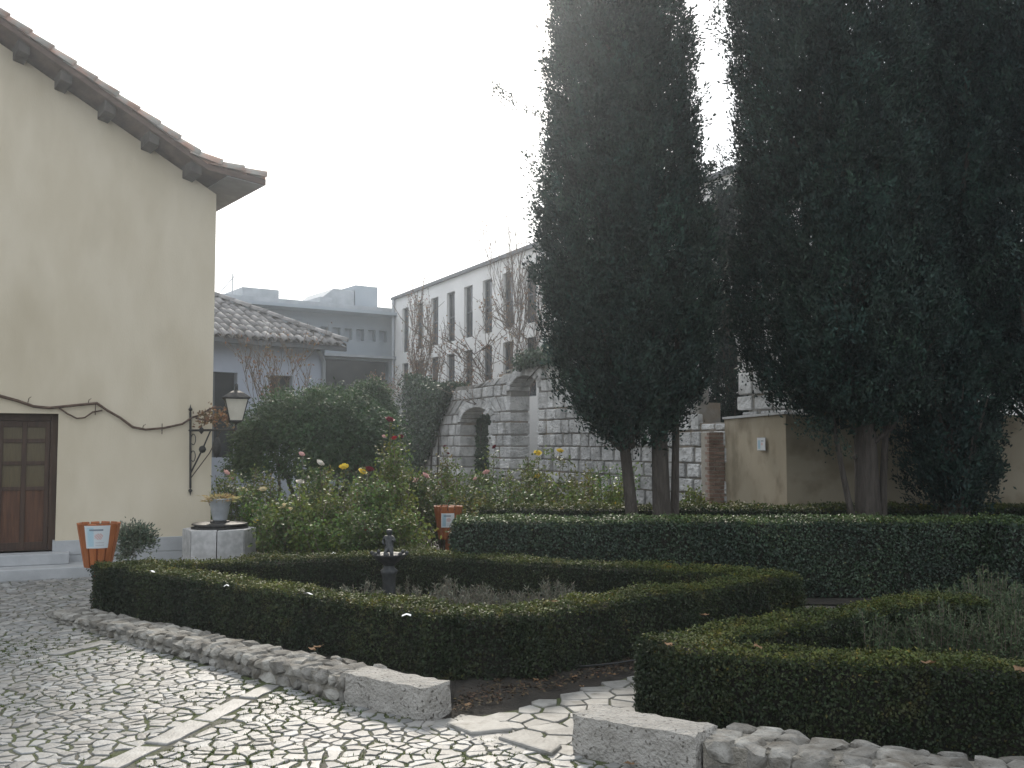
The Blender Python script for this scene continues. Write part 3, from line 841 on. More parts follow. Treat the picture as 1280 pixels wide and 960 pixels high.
# infill under the covers: flat pan tiles as one ribbon per roof
q = MB()
for i in range(len(prof_a) - 1):
    a0, a1 = prof_a[i], prof_a[i + 1]
    q.hexa([RT(a0, OV + .01, zu(a0) + .078), RT(a0, 9.2, zu(a0) + .078), RT(a1, 9.2, zu(a1) + .092), RT(a1, OV + .01, zu(a1) + .092)], [RT(a0, OV + .01, zu(a0) + .12), RT(a0, 9.2, zu(a0) + .12), RT(a1, 9.2, zu(a1) + .135), RT(a1, OV + .01, zu(a1) + .135)])
q.build("pan_tile_layer", "roof_tile", roof)

# ------------------------------------------------------------------ climbing vine on the house
vine = thing("climbing_vine", "bare climbing vine trained along the cream house wall", "vine", HC)
def vpath(pix, off): return [HPX(u, v, off) for u, v in pix]
m = MB(); pl = vpath([(-30, 482), (0, 495), (22, 501), (42, 508), (62, 510), (80, 508), (100, 506), (121, 504), (134, 513), (150, 522), (166, 534), (182, 537), (205, 535), (228, 530), (240, 522)], .045)
m.tube(pl, [.02, .02, .019, .018, .019, .017, .017, .018, .016, .016, .017, .015, .015, .014, .013], 7); m.build("stem", "vine_bark", vine, smooth=True)
m = MB(); pl = vpath([(74, 510), (84, 517), (96, 523), (106, 522), (116, 515), (128, 513)], .04); m.tube(pl, [.012, .012, .011, .01, .011, .011], 6); m.build("stem", "vine_bark", vine, smooth=True)
m = MB()
arm_d = Vector((.80, -.60, 0)); br0 = HPX(239, 538, .03)
m.tube([HPX(240, 522, .045), br0 + arm_d * .18 + Vector((0, 0, .2)), br0 + arm_d * .4 + Vector((0, 0, .28)), br0 + arm_d * .62 + Vector((0, 0, .3))], [.013, .014, .012, .01], 6)
m.tube([br0 + arm_d * .1 + Vector((0, 0, .16)), br0 + arm_d * .35 + Vector((0, .05, .12)), br0 + arm_d * .6 + Vector((0, 0, .2)), br0 + arm_d * .8 + Vector((0, 0, .12))], [.012, .013, .012, .008], 6)
m.build("stem", "vine_bark", vine, smooth=True)
m = MB()
for (u, v) in ((35, 503), (110, 505), (178, 537)):
    p = HPX(u, v, .045); m.tube([p, p + Vector((.02, -.02, .05)), p + Vector((.05, -.02, .07))], [.006, .005, .003], 5)
m.build("twig", "vine_bark", vine)
for u, v in ((119, 514), (202, 538)):
    q = MB(); p = HPX(u, v, .0); q.tube([p - FAC_N * .01, p + FAC_N * .06], .006, 6); q.tube([p + FAC_N * .055 + Vector((0, 0, -.05)), p + FAC_N * .055 + Vector((0, 0, .09))], .006, 6); q.build("wall_hook", "rust_iron", vine)
n = 260; s = RNG.uniform(.25, 1.05, n); base = np.array([tuple(br0)] * n) + np.outer(s, arm_d) * .85 + np.column_stack([np.zeros(n), np.zeros(n), .12 + .1 * RNG.random(n)]) + rnd(n) * np.array([[.05, .05, .06]])
quads("dry_leaf", leaves(base, rnd(n), rnd(n), RNG.uniform(.03, .06, n), .035), "dead_leaf", vine, bright(n, .6, 1.3, .2))

# ------------------------------------------------------------------ iron bracket with lantern and pulley
bracket = thing("wall_bracket", "wrought iron wall bracket holding a pulley beside the house corner", "bracket", HC)
m = MB(); top, bot = HPX(238, 515, .03), HPX(238, 610, .03)
m.tube([bot, top], .016, 6); 
for p, s in ((top, 1), (bot, -1)): m.lathe([(.004, 0), (.03, .035), (.012, .06), (.002, .1)] if s > 0 else [(.002, -.1), (.012, -.06), (.03, -.035), (.004, 0)], 8, p)
m.build("upright_bar", "iron", bracket)
m = MB(); m.tube([br0 - arm_d * .16, br0 + arm_d * .93], .015, 6); m.lathe([(.003, -.05), (.028, -.02), (.028, .02), (.003, .05)], 6, br0 - arm_d * .17); m.lathe([(.003, -.05), (.03, -.02), (.03, .02), (.003, .05)], 6, br0 + arm_d * .22); m.build("arm", "iron", bracket)
m = MB(); p0 = HPX(239, 590, .03); m.tube([p0, br0 + arm_d * .25 + Vector((0, 0, -.25)), br0 + arm_d * .42 + Vector((0, 0, .0))], [.012, .012, .01], 6); m.build("strut", "iron", bracket)
m = MB(); p0 = HPX(239, 597, .03); m.tube([p0, br0 + arm_d * .4 + Vector((0, 0, -.3)), br0 + arm_d * .62 + Vector((0, 0, -.02))], [.007, .007, .006], 5); m.build("strut", "rust_iron", bracket)
for zc in (-.12, -.34):
    m = MB(); c = br0 + Vector((0, 0, zc)) + arm_d * .05
    m.tube([c + arm_d * (.05 * math.cos(t)) + Vector((0, 0, .07 * math.sin(t))) for t in np.linspace(-2.2, 2.6, 12)], .006, 5); m.build("scroll", "iron", bracket)
m = MB(); pc = br0 + arm_d * .55
m.tube([pc, pc + Vector((0, 0, -.1))], .007, 5)
m.lathe([(.002, -.36), (.035, -.33), (.06, -.25), (.055, -.17), (.03, -.11), (.004, -.09)], 10, pc); m.build("pulley_block", "iron", bracket, smooth=True)
m = MB(); m.lathe([(.003, -.05), (.035, -.035), (.05, 0), (.035, .035), (.003, .05)], 12, br0 + arm_d * .25 + Vector((0, 0, -.25))); m.build("iron_ball", "iron", bracket, smooth=True)
# lantern standing on the arm's end
LP = br0 + arm_d * .93 + HC
lan = thing("wall_lantern", "four sided street lantern with milky panes on the iron bracket", "lantern", (LP.x, LP.y, LP.z), math.radians(18))
m = MB(); m.lathe([(.03, 0), (.012, .03), (.012, .07), (.07, .1), (.075, .115)], 8); m.build("foot", "iron", lan)
b_, t_, z0_, z1_ = .078, .142, .115, .395
cs = [(1, 1), (-1, 1), (-1, -1), (1, -1)]
for k in range(4):
    a, b = cs[k], cs[(k + 1) % 4]
    m = MB(); m.tube([(a[0] * b_, a[1] * b_, z0_), (a[0] * t_, a[1] * t_, z1_)], .0085, 4); m.build("corner_bar", "iron", lan)
    m = MB(); m.tube([(a[0] * t_, a[1] * t_, z1_), (b[0] * t_, b[1] * t_, z1_)], .009, 4); m.tube([(a[0] * b_, a[1] * b_, z0_), (b[0] * b_, b[1] * b_, z0_)], .008, 4); m.build("rail", "iron", lan)
    e = .985; m = MB(); m.add([(a[0] * b_ * e, a[1] * b_ * e, z0_), (b[0] * b_ * e, b[1] * b_ * e, z0_), (b[0] * t_ * e, b[1] * t_ * e, z1_), (a[0] * t_ * e, a[1] * t_ * e, z1_)], [(0, 1, 2, 3)]); m.build("pane", "lamp_glass", lan)
m = MB(); R2 = math.sqrt(2)
m.lathe([(.168 * R2, .398), (.17 * R2, .41), (.09 * R2, .47), (.03 * R2, .50), (.028, .51), (.028, .575), (.008, .59)], 4); o = m.build("cap", "iron", lan); o.rotation_euler = (0, 0, math.pi / 4)

# ------------------------------------------------------------------ stone well with bucket
WP = D(274, 700, 12.55); WP.z = 0
well = thing("stone_well", "pale stone well head of upright slabs before the house corner", "well", WP, math.radians(12))
NW_, WR, WH = 8, .445, .565
for k in range(NW_):
    a0, a1 = 2 * math.pi * k / NW_ + .012, 2 * math.pi * (k + 1) / NW_ - .012
    m = MB(); ri = WR - .12
    o0, o1, i1, i0 = [(r * math.cos(a), r * math.sin(a)) for r, a in ((WR, a0), (WR, a1), (ri, a1), (ri, a0))]
    m.hexa([(*p, -.02) for p in (o0, o1, i1, i0)], [(*p, WH + random.uniform(-.004, .004)) for p in (o0, o1, i1, i0)]); m.build("slab", "well_stone", well, bevel=.008)
m = MB(); m.lathe([(.33, WH - .03), (.345, WH + .0), (.345, WH + .02), (.31, WH + .022), (.31, WH + .042), (.34, WH + .045), (.335, WH + .062), (.12, WH + .07), (.115, WH + .09), (.01, WH + .095)], 28); m.build("iron_cover", "iron", well, smooth=False)
BP = Vector((WP.x, WP.y, WH + .096))
bk = thing("bucket", "zinc bucket of dry straw-coloured plants on the well cover", "bucket", BP)
m = MB(); m.lathe([(.085, 0), (.088, .01), (.135, .255), (.142, .262), (.142, .272), (.132, .272), (.13, .25), (.01, .245)], 24); m.build("pail", "bucket_zinc", bk, smooth=True)
m = MB(); m.tube([(.14 * math.cos(t), .02, .26 + .06 * math.sin(t) - .1) if False else (.145 * math.cos(t), -.03 * math.sin(t), .25 - .13 * math.sin(t)) for t in np.linspace(0, math.pi, 12)], .004, 5); m.build("handle", "iron", bk)
n = 520; P = rnd(n) * np.array([[.07, .07, .02]]) + np.array([[0, 0, .26]]); dr = rnd(n) * np.array([[1, 1, .4]]) + np.array([[0, 0, .5]]) + P * np.array([[12, 12, 0]])
quads("dry_plant", leaves(P, dr, rnd(n), RNG.uniform(.04, .1, n), .016), "straw_leaf", bk, bright(n, .5, 1.3, .2))

# ------------------------------------------------------------------ potted shrub by the house
PP = D(168, 700, 11.3); PP.z = .0
pot = thing("potted_shrub", "grey-green leafy shrub in terracotta pot against the house plinth", "potted plant", PP)
m = MB(); m.lathe([(.11, 0), (.16, .24), (.175, .25), (.175, .29), (.15, .29), (.14, .25), (.01, .25)], 18); m.build("pot", "terracotta", pot, smooth=True)
n = 2600; cc = unit(rnd(22)) * np.array([[.2, .17, .2]]) * RNG.uniform(.5, 1.1, (22, 1)); P = cc[RNG.integers(0, 22, n)] + rnd(n) * .048; u3 = unit(P); P = P + np.array([[-.02, 0, .48]])
quads("foliage", leaves(P, u3 + rnd(n) * .6 + np.array([[0, 0, .4]]), rnd(n), RNG.uniform(.03, .055, n), .018), "pot_leaf", pot, bright(n, .5, 1.35, .15))

# ------------------------------------------------------------------ slatted litter bins
def litter_bin(label, pos, rz, top, r_top, r_bot, hb, flat):
    b = thing("litter_bin", label, "litter bin", pos, rz, "slatted wooden litter bins")
    m = MB(); m.box((-.035, -.035, -.02), (.035, .035, top - hb + .05)); m.build("post", "orange_wood", b, bevel=.004)
    NS = 12; zb = top - hb
    for k in range(NS):
        a = 2 * math.pi * (k + .5) / NS; d = Vector((math.cos(a), math.sin(a), 0)); s = Vector((-d.y, d.x, 0))
        wt, wb = r_top * .205, r_bot * .205
        m = MB(); q0 = [d * r_bot - s * wb, d * r_bot + s * wb, d * (r_bot - .022) + s * wb, d * (r_bot - .022) - s * wb]; q1 = [d * r_top - s * wt, d * r_top + s * wt, d * (r_top - .022) + s * wt, d * (r_top - .022) - s * wt]
        m.hexa([p + Vector((0, 0, zb)) for p in q0], [p + Vector((0, 0, top + random.uniform(-.004, .004))) for p in q1]); m.build("slat", "orange_wood", b, bevel=.005)
    m = MB(); m.lathe([(.01, zb + .02), (r_bot - .024, zb + .02), (r_bot - .024, zb + .04), (.01, zb + .04)], 16); m.build("floor_disc", "orange_wood", b)
    m = MB(); m.lathe([(r_top - .03, top - .05), (r_top - .022, top - .05), (r_top - .022, top - .02), (r_top - .03, top - .02)], 24, cap=False); m.build("hoop", "iron", b)
    # printed plate wrapped over the front
    nx, nz = 30, 26; m = MB(); half = .62 if not flat else .5
    zt, zb2 = top - (.015 if not flat else .085), top - (.235 if not flat else .27)
    def PT(i, j):
        t = (i / nx - .5) * 2 * half; z = zb2 + (zt - zb2) * j / nz
        r = r_bot + (r_top - r_bot) * (zt - zb + -.0) / hb
        rr = (r_bot + (r_top - r_bot) * (z - zb) / hb) * (1 if flat else 1) + .006
        if flat: x = r * math.sin(half) * (i / nx - .5) * 2; return (x, -(rr * .985), z)
        return (rr * math.sin(t), -rr * math.cos(t), z)
    for i in range(nx):
        for j in range(nz):
            fx, fz = (i + .5) / nx, (j + .5) / nz
            c = (.62, .66, .68)
            if flat: c = (.78, .78, .78)
            if .06 < fx < .94 and .06 < fz < .94:
                if fx < .36: c = (.42, .58, .66) if fx > .12 else (.5, .62, .68)
                if .78 < fz < .84 and .2 < fx < .75: c = (.2, .24, .28)
                if .38 < fz < .66 and ((fx - .56) / .17) ** 2 + ((fz - .52) / .15) ** 2 < 1 and (i + j) % 3: c = (.62, .4, .38)
                if .1 < fz < .3 and j % 3 == 0 and .42 < fx < .8: c = (.5, .5, .52)
            m.add([PT(i, j), PT(i + 1, j), PT(i + 1, j + 1), PT(i, j + 1)], [(0, 1, 2, 3)], c)
    m.build("notice_plate", "plate", b, tint=True)
    return b
p = D(121, 760, 9.9); litter_bin("orange slatted litter bin with curved notice plate, in front of the house plinth", Vector((p.x, p.y, 0)), math.radians(18), .835, .20, .125, .43, False)
p = D(560, 700, 13.2); litter_bin("orange slatted litter bin with square notice, among the roses", Vector((p.x, p.y, 0)), math.radians(2), .80, .19, .125, .43, True)

# ------------------------------------------------------------------ iron fountain
FP = D(486, 760, 8.7); FP.z = .02
fo = thing("fountain", "small dark cast iron fountain with a child figure, standing in the hedged bed", "fountain", FP)
m = MB(); m.lathe([(.13, 0), (.13, .04), (.09, .06), (.075, .10), (.058, .14), (.055, .3), (.058, .46), (.07, .475), (.075, .50), (.05, .52), (.045, .55)], 16); m.build("column", "bronze", fo, smooth=True)
m = MB(); m.lathe([(.035, .53), (.06, .56), (.12, .60), (.145, .63), (.152, .642), (.138, .638), (.09, .61), (.02, .605)], 40, wob=lambda a, j: 1 + (.07 * math.cos(a * 8) if 2 < j < 6 else 0)); m.build("basin", "bronze", fo, smooth=True)
for k in range(8):
    a = 2 * math.pi * k / 8; m = MB(); m.lathe([(.002, -.016), (.017, -.008), (.017, .008), (.002, .018)], 7, (.15 * math.cos(a), .15 * math.sin(a), .65)); m.build("shell_knob", "bronze", fo, smooth=True)
me = bpy.data.meshes.new("child_figure")
jv = [((0, 0, .69), .036), ((0, 0, .73), .034), ((0, 0, .775), .036), ((0, 0, .80), .018), ((0, -.006, .835), .034), ((0, -.006, .855), .027),
      ((.035, -.01, .785), .015), ((.052, -.035, .755), .012), ((.03, -.055, .765), .01), ((-.035, -.01, .785), .015), ((-.055, .0, .755), .012), ((-.045, -.03, .72), .01),
      ((.02, -.03, .675), .022), ((.03, -.055, .655), .016), ((.028, -.05, .60), .013), ((-.02, -.02, .675), .022), ((-.03, -.05, .65), .016), ((-.03, -.04, .60), .013)]
je = [(0, 1), (1, 2), (2, 3), (3, 4), (4, 5), (2, 6), (6, 7), (7, 8), (2, 9), (9, 10), (10, 11), (0, 12), (12, 13), (13, 14), (0, 15), (15, 16), (16, 17)]
me.from_pydata([j[0] for j in jv], je, []); fig = link("child_figure", me, fo); me.materials.append(MATS["bronze"])
sk = fig.modifiers.new("skin", 'SKIN')
if not me.skin_vertices: bpy.context.view_layer.objects.active = fig
for i, sv in enumerate(me.skin_vertices[0].data): sv.radius = (jv[i][1], jv[i][1]); sv.use_root = i == 0
sb = fig.modifiers.new("subdivision", 'SUBSURF'); sb.levels = 2; sb.render_levels = 2

# ------------------------------------------------------------------ tufts in the beds
def tuft(name, label, cat, pos, r, h, n, mat, group, L=(.03, .05), Wd=.006, twigs=26):
    root = thing(name, label, cat, pos, 0, group)
    m = MB(); P, Dd = [], []
    for i in range(twigs):
        a = random.uniform(0, 6.28); k = random.random() ** .6 * r; hh = h * random.uniform(.6, 1.1) * (1 - .35 * k / r)
        p0 = Vector((k * .25 * math.cos(a), k * .25 * math.sin(a), 0)); p1 = Vector((k * math.cos(a), k * math.sin(a), hh)); pm = p0.lerp(p1, .55) + Vector((.12 * k * math.cos(a), .12 * k * math.sin(a), -.05 * hh))
        m.tube([p0, pm, p1], [.004, .003, .0015], 4)
        for _ in range(n // twigs):
            t = random.uniform(.25, 1.0); q = p0.lerp(pm, t / .55) if t < .55 else pm.lerp(p1, (t - .55) / .45)
            P.append(q); Dd.append((p1 - pm).normalized())
    m.build("stem", "twig", root)
    P = np.array(P); Dd = np.array(Dd); k = len(P); P = P + rnd(k) * .004
    quads("foliage", leaves(P, Dd * .8 + rnd(k) * .6, rnd(k), RNG.uniform(*L, k), Wd, .1), mat, root, bright(k, .55, 1.35, .12))
    return root
lav = [(u, v) for u, v in ((395, 748), (425, 742), (452, 750), (478, 757), (512, 748), (545, 752), (575, 760), (600, 748), (632, 755), (660, 750), (690, 743), (715, 748), (560, 744), (420, 757), (525, 762))]
for u, v in lav:
    p = G(u, v, .22); p.z = .02
    tuft("lavender_tuft", "faded grey lavender tuft around the iron fountain inside the box hedge", "lavender", p, random.uniform(.2, .3), random.uniform(.26, .4), 1500, "grey_leaf", "lavender tufts in the fountain bed", (.03, .055), .010, 44)
for i, (u, v, r, h) in enumerate(((1085, 800, .24, .42), (1125, 790, .2, .4), (1175, 800, .3, .46), (1215, 775, .32, .46), (1255, 800, .3, .44), (1235, 755, .35, .5), (1285, 775, .35, .46), (1170, 765, .25, .42))):
    p = G(u, v, .3); p.z = .02
    tuft("rosemary_bush", "spiky green rosemary bush inside the box hedge without a fountain", "rosemary", p, r, h * 1.2, 6500, "rosemary_leaf", "rosemary bushes in the hedged bed", (.022, .04), .012, 110)

# ------------------------------------------------------------------ roses
def bloom_mesh(mat):
    bm = MB()                                           # cupped petals in three rings round a bud
    for ring, (r, zt, nP, out) in enumerate(((.010, .034, 4, .7), (.020, .031, 5, 1.0), (.029, .022, 6, 1.3))):
        for k in range(nP):
            a = 2 * math.pi * (k + .5 * ring) / nP + random.uniform(-.15, .15); w = 1.25 * math.pi / nP; pts_ = []
            for t, rr, hw in ((0, .004, .9), (.45, r * .95, 1.0), (.85, r * 1.05, .95), (1.0, r * out, .5)):
                for s_ in (-1, 1): pts_.append((rr * math.cos(a + s_ * w * hw), rr * math.sin(a + s_ * w * hw), zt * t - .012 + random.uniform(-.002, .002)))
            bm.add(pts_, [(0, 1, 3, 2), (2, 3, 5, 4), (4, 5, 7, 6)])
    return bm.mesh("bloom", mat)
BLOOM = {c: bloom_mesh("petal_" + c) for c in ("yellow", "white", "cream", "pink", "red", "dark")}
def rose(label, u, d, h, spread, blooms=(), nl=1500, stems=9, group=None, tone=(1, 1, 1)):
    base = D(u, 640, d); base.z = 0
    root = thing("rose_bush", label, "rose bush", base, 0, group)
    m = MB(); P, Nn = [], []
    tips = []
    for (bu, bv, c, s) in blooms:
        t = D(bu, bv, d) - base; tips.append((t, c, s))
    for i in range(stems):
        a = random.uniform(0, 6.28); k = spread * random.random() ** .5
        tips.append((Vector((k * math.cos(a), k * math.sin(a), h * random.uniform(.62, 1.05))), None, 0))
    for t, c, s in tips:
        p0 = Vector((random.uniform(-.08, .08), random.uniform(-.08, .08), 0)); mid = p0.lerp(t, .5) + Vector((t.x * .18 + random.uniform(-.05, .05), t.y * .18 + random.uniform(-.05, .05), .06))
        pts_ = [p0, p0.lerp(mid, .55), mid, mid.lerp(t, .55) + Vector((random.uniform(-.03, .03), 0, .02)), t]
        m.tube(pts_, [.009, .008, .006, .005, .003], 5)
        side = []
        for b in range(4):                              # side shoots
            q = pts_[2].lerp(t, random.uniform(-.5, .8)); e = q + Vector((random.uniform(-.2, .2), random.uniform(-.2, .2), random.uniform(.05, .2))); m.tube([q, e], [.004, .002], 4); side.append((q, e))
        for _ in range(int(nl * 1.6) // len(tips)):
            if random.random() < .45: q, e = random.choice(side); x = q.lerp(e, random.random())
            else:
                tt = random.uniform(.22, .97) * 4; j = min(int(tt), 3); x = pts_[j].lerp(pts_[j + 1], tt - j)
            P.append(x + Vector((random.gauss(0, .055), random.gauss(0, .055), random.gauss(0, .045))))
        if c:
            o = link("bloom", BLOOM[c], root); o.location = t + Vector((0, 0, -.01)); o.scale = (s, s, s); o.rotation_euler = (random.uniform(.2, .8), random.uniform(-.4, .4), random.uniform(0, 6))
    m.build("stem", "twig", root)
    P = np.array(P); n = len(P)
    dr = rnd(n); dr[:, 2] -= .2; Nn = rnd(n) * .7 + np.array([[0, 0, 1.0]])
    quads("foliage", leaves(P, dr, Nn, RNG.uniform(.035, .065, n), RNG.uniform(.024, .04, n), .12), "rose_leaf", root, bright(n, .55, 1.4, .22) * np.array([tone]))
    return root
Y, Wt, Cr, Pk, Rd, Dk = "yellow", "white", "cream", "pink", "red", "dark"
rose("rose bush with two yellow blooms and one dark red, before the domed shrub", 440, 12.6, 1.2, .42, [(430, 583, Y, 1.75), (453, 589, Y, 1.7), (462, 586, Dk, 1.7)])
rose("rose bush with two white blooms, before the domed shrub", 388, 12.9, 1.25, .4, [(400, 578, Wt, 1.6), (375, 602, Wt, 1.6), (377, 567, Pk, 1.2)])
rose("tallest rose bush with dark red blooms at its tip", 488, 13.2, 1.62, .34, [(487, 524, Dk, 1.9), (493, 547, Rd, 1.4), (480, 545, Pk, 1.1), (501, 545, Dk, 1.2)], 2000, 11, tone=(1.2, 1.15, .8))
rose("rose bush with three yellow blooms, against the arched stone wall", 682, 14.2, 1.15, .5, [(672, 566, Y, 1.7), (700, 563, Y, 1.6), (672, 595, Y, 1.8)], 1500)
rose("rose bush with a pair of pink blooms, below the small arch", 606, 14.6, 1.2, .5, [(608, 590, Pk, 1.8), (594, 598, Pk, 1.2), (618, 558, Dk, 1.2)], 1500)
rose("rose bush with pale pink blooms beside the slatted bin", 524, 13.9, 1.25, .36, [(532, 594, Pk, 1.7), (520, 600, Pk, 1.4), (514, 598, Y, 1.2)], 1500)
rose("rose bush with a single red bloom above the slatted bin", 556, 14.3, 1.0, .45, [(558, 627, Rd, 1.5)], 1400)
rose("rose bush with one red bloom near the iron fountain", 462, 11.75, .85, .4, [(459, 662, Rd, 1.9)], 1500)
rose("rose bush with white blooms right behind the well", 292, 13.6, 1.25, .4, [(286, 607, Wt, 1.5), (304, 612, Cr, 1.5), (283, 590, Pk, 1.5), (290, 597, Pk, 1.2)], 1400)
rose("rose bush with a single peach bud between well and domed shrub", 330, 13.4, 1.05, .36, [(329, 611, Cr, 1.5)], 1300)
rose("low rose bush with cream blooms near the well", 352, 12.1, .85, .4, [(354, 632, Cr, 1.5), (355, 664, Cr, 1.3), (362, 636, Cr, 1.1), (321, 651, Y, 1.0)], 1500)
rose("rose bush with reddish young shoots, beside the hanging ivy", 556, 15.3, 1.35, .4, [(556, 557, Dk, .9), (560, 566, Dk, .8)], 1100, tone=(1.3, .9, .8))
for (u, d, h, s) in ((335, 13.0, .8, .3), (340, 14.2, 1.1, .4), (372, 12.0, .95, .42), (405, 12.2, 1.05, .42), (415, 13.6, 1.2, .4), (420, 11.7, .75, .4), (480, 12.2, 1.15, .42), (500, 11.8, .8, .4), (497, 12.9, 1.2, .34), (505, 14.2, 1.35, .42),
                     (580, 14.9, 1.1, .5), (630, 14.3, 1.0, .5), (655, 15.0, 1.15, .5), (590, 13.7, .85, .42), (640, 13.4, .85, .42), (710, 14.6, 1.05, .45), (740, 15.0, 1.0, .45), (700, 13.4, .85, .4), (765, 14.2, 1.15, .42), (755, 13.2, .9, .4), (385, 14.4, 1.1, .4), (860, 14.0, .8, .25)):
    rose("leafy rose bush without open blooms in the rose bed", u, d, h * (1.22 if u > 570 else 1.05), s, (), 1300, 9, "flowerless rose bushes in the rose bed", tone=(random.uniform(.9, 1.45), random.uniform(.95, 1.3), random.uniform(.7, 1)))

# ------------------------------------------------------------------ big domed shrub and its neighbour
def dome_shrub(label, c, rx, ry, h, zc, nclump, per, mat, seed, cat="shrub"):
    root = thing("domed_shrub", label, cat, (c[0], c[1], 0))
    m = MB()
    for i in range(9):
        a = random.uniform(0, 6.28); m.tube([(.15 * math.cos(a), .15 * math.sin(a), 0), (.35 * rx * math.cos(a), .35 * ry * math.sin(a), h * .4), (.7 * rx * math.cos(a), .7 * ry * math.sin(a), h * .72)], [.05, .035, .012], 6)
    m.build("trunk", "bark", root, smooth=True)
    u3 = unit(rnd(nclump)); u3[:, 2] = np.where(u3[:, 2] < -.25, -u3[:, 2], u3[:, 2])
    k = RNG.uniform(.72, 1.0, nclump) * (1 + .07 * wob(u3[:, 0], u3[:, 1], u3[:, 2], 3 + seed))
    ctr = u3 * np.column_stack([k * rx, k * ry, k * (h - zc)]) + np.array([[0, 0, zc]])
    idx = np.repeat(np.arange(nclump), per); n = len(idx)
    P = ctr[idx] + rnd(n) * .075; dr = u3[idx] * .7 + rnd(n) * .6 + np.array([[0, 0, -.45]]); Nn = u3[idx] + rnd(n) * .5 + np.array([[0, 0, .5]])
    quads("crown", leaves(P, dr, Nn, RNG.uniform(.05, .095, n), RNG.uniform(.02, .034, n), .15), mat, root, bright(nclump, .7, 1.3, .12)[idx] * bright(n, .7, 1.3, .1))
    return root
c = D(398, 600, 17.0); dome_shrub("big domed evergreen shrub rising behind the roses", c, 1.52, 1.3, 2.55, 1.35, 1500, 34, "laurel_leaf", 1)
c = D(462, 600, 20.5); dome_shrub("smaller evergreen shrub peeping out behind the domed one", c, .5, .5, 2.9, 2.1, 260, 36, "laurel_leaf", 2)

# ------------------------------------------------------------------ bare trees with sparse brown leaves
def bare_tree(label, base, h, spread, seed, nleaf, levels=4, lean=(0, 0), r0=.07, tw=0.35, trunk_h=.35, leafrange=(.04, .075), rmin=.006):
    rs = random.Random(seed); root = thing("bare_tree", label, "tree", base, 0, "nearly bare autumn trees")
    trunk, tw_ = MB(), MB(); tips = []
    def grow(p, d, L, r, lv):
        r = max(r, rmin)
        pts_, rad = [p], [r]; q = p; dd = d.copy()
        for i in range(3):
            dd = (dd + Vector((rs.uniform(-.16, .16), rs.uniform(-.16, .16), rs.uniform(-.02, .14)))).normalized(); q = q + dd * L / 3; pts_.append(q); rad.append(r * (1 - .18 * (i + 1)))
        (trunk if lv == 0 else tw_).tube(pts_, rad, 6 if lv < 2 else 4, cap=False)
        if lv >= levels - 2: tips.extend(pts_[1:])
        if lv < levels:
            for k in range(rs.choice((2, 3, 3)) if lv else 5):
                b = pts_[rs.choice((1, 2, 3))] if lv else pts_[rs.choice((2, 3, 3))]
                nd = (dd * .9 + Vector((rs.gauss(0, tw) * spread, rs.gauss(0, tw) * spread, rs.uniform(.0, .35))) ).normalized(); grow(b, nd, L * rs.uniform(.62, .85), rad[-1] * rs.uniform(.5, .72), lv + 1)
    grow(Vector((0, 0, -.02)), Vector((lean[0], lean[1], 1)).normalized(), h * trunk_h, r0, 0)
    trunk.build("trunk", "bark", root, smooth=True); tw_.build("branches", "twig", root)
    n = nleaf; P = np.array([tuple(rs.choice(tips)) for _ in range(n)]) + rnd(n) * .05; dr = rnd(n); dr[:, 2] -= .6
    quads("brown_leaves", leaves(P, dr, rnd(n), RNG.uniform(*leafrange, n), .035), "dead_leaf", root, bright(n, .6, 1.3, .25))
    return root
b = D(352, 640, 19.2); bare_tree("slender bare tree with few brown leaves before the old tiled building", Vector((b.x, b.y, 0)), 3.9, 1.0, 3, 420, 5, r0=.045, trunk_h=.38, rmin=.006)
b = D(652, 640, 24.6); bare_tree("spreading bare tree with rusty leaves behind the arched stone wall", Vector((b.x, b.y, 0)), 5.6, 1.6, 11, 900, 5, lean=(-.05, 0), r0=.12, tw=.45, trunk_h=.36, rmin=.011)
b = D(636, 640, 25.6); bare_tree("thin upright bare tree topping the pale facade", Vector((b.x, b.y, 0)), 6.6, .5, 5, 260, 5, r0=.07, tw=.28, trunk_h=.38, rmin=.008)
b = D(540, 640, 29.0); bare_tree("low rusty-leaved tree before the pale facade windows", Vector((b.x, b.y, 0)), 4.2, 1.9, 8, 1500, 5, r0=.09, tw=.5, trunk_h=.4, rmin=.01)
b = D(508, 640, 31.0); bare_tree("narrow upright tree at the dark building's corner", Vector((b.x, b.y, 0)), 4.6, .3, 9, 1500, 5, r0=.13, tw=.25, trunk_h=.42, rmin=.012)

# ------------------------------------------------------------------ old building with hipped tile roof
OB = D(433.5, 434, 24.0); EZ = OB.z; OE = Vector((-.736, -.677, 0)).normalized(); ON = Vector((.677, -.736, 0)).normalized()
old = thing("old_building", "pale blue rendered building with hipped tile roof behind the domed shrub", "building", (OB.x, OB.y, 0))
OVH = .38
def OT(a, w, z):                                        # a from the right-hand corner along the front, w inwards
    p = OE * (a + OVH) - ON * (w + OVH); return (p.x, p.y, z)
def aw(u, v):
    p = HP(u, v, Vector((OB.x, OB.y, 0)) - ON * OVH, ON) - Vector((OB.x, OB.y, 0)); return p.dot(OE) - OVH, p.z
w1a, w1t = aw(297, 466); w2b, _ = aw(338, 470); w2a, w2t = aw(366, 470)
ops = [(w1a, w1a + 1.0, w1t - 1.9, w1t), (w2a, w2b, w2t - 1.3, w2t)]
def side(mb): mb.add([OT(0, 0, 0), OT(0, 7, 0), OT(0, 7, EZ - .05), OT(0, 0, EZ - .05)], [(0, 1, 2, 3)])
grid_wall(OT, 0, 8, 0, EZ - .05, ops, .18, "wall", "blue_render", old, side)
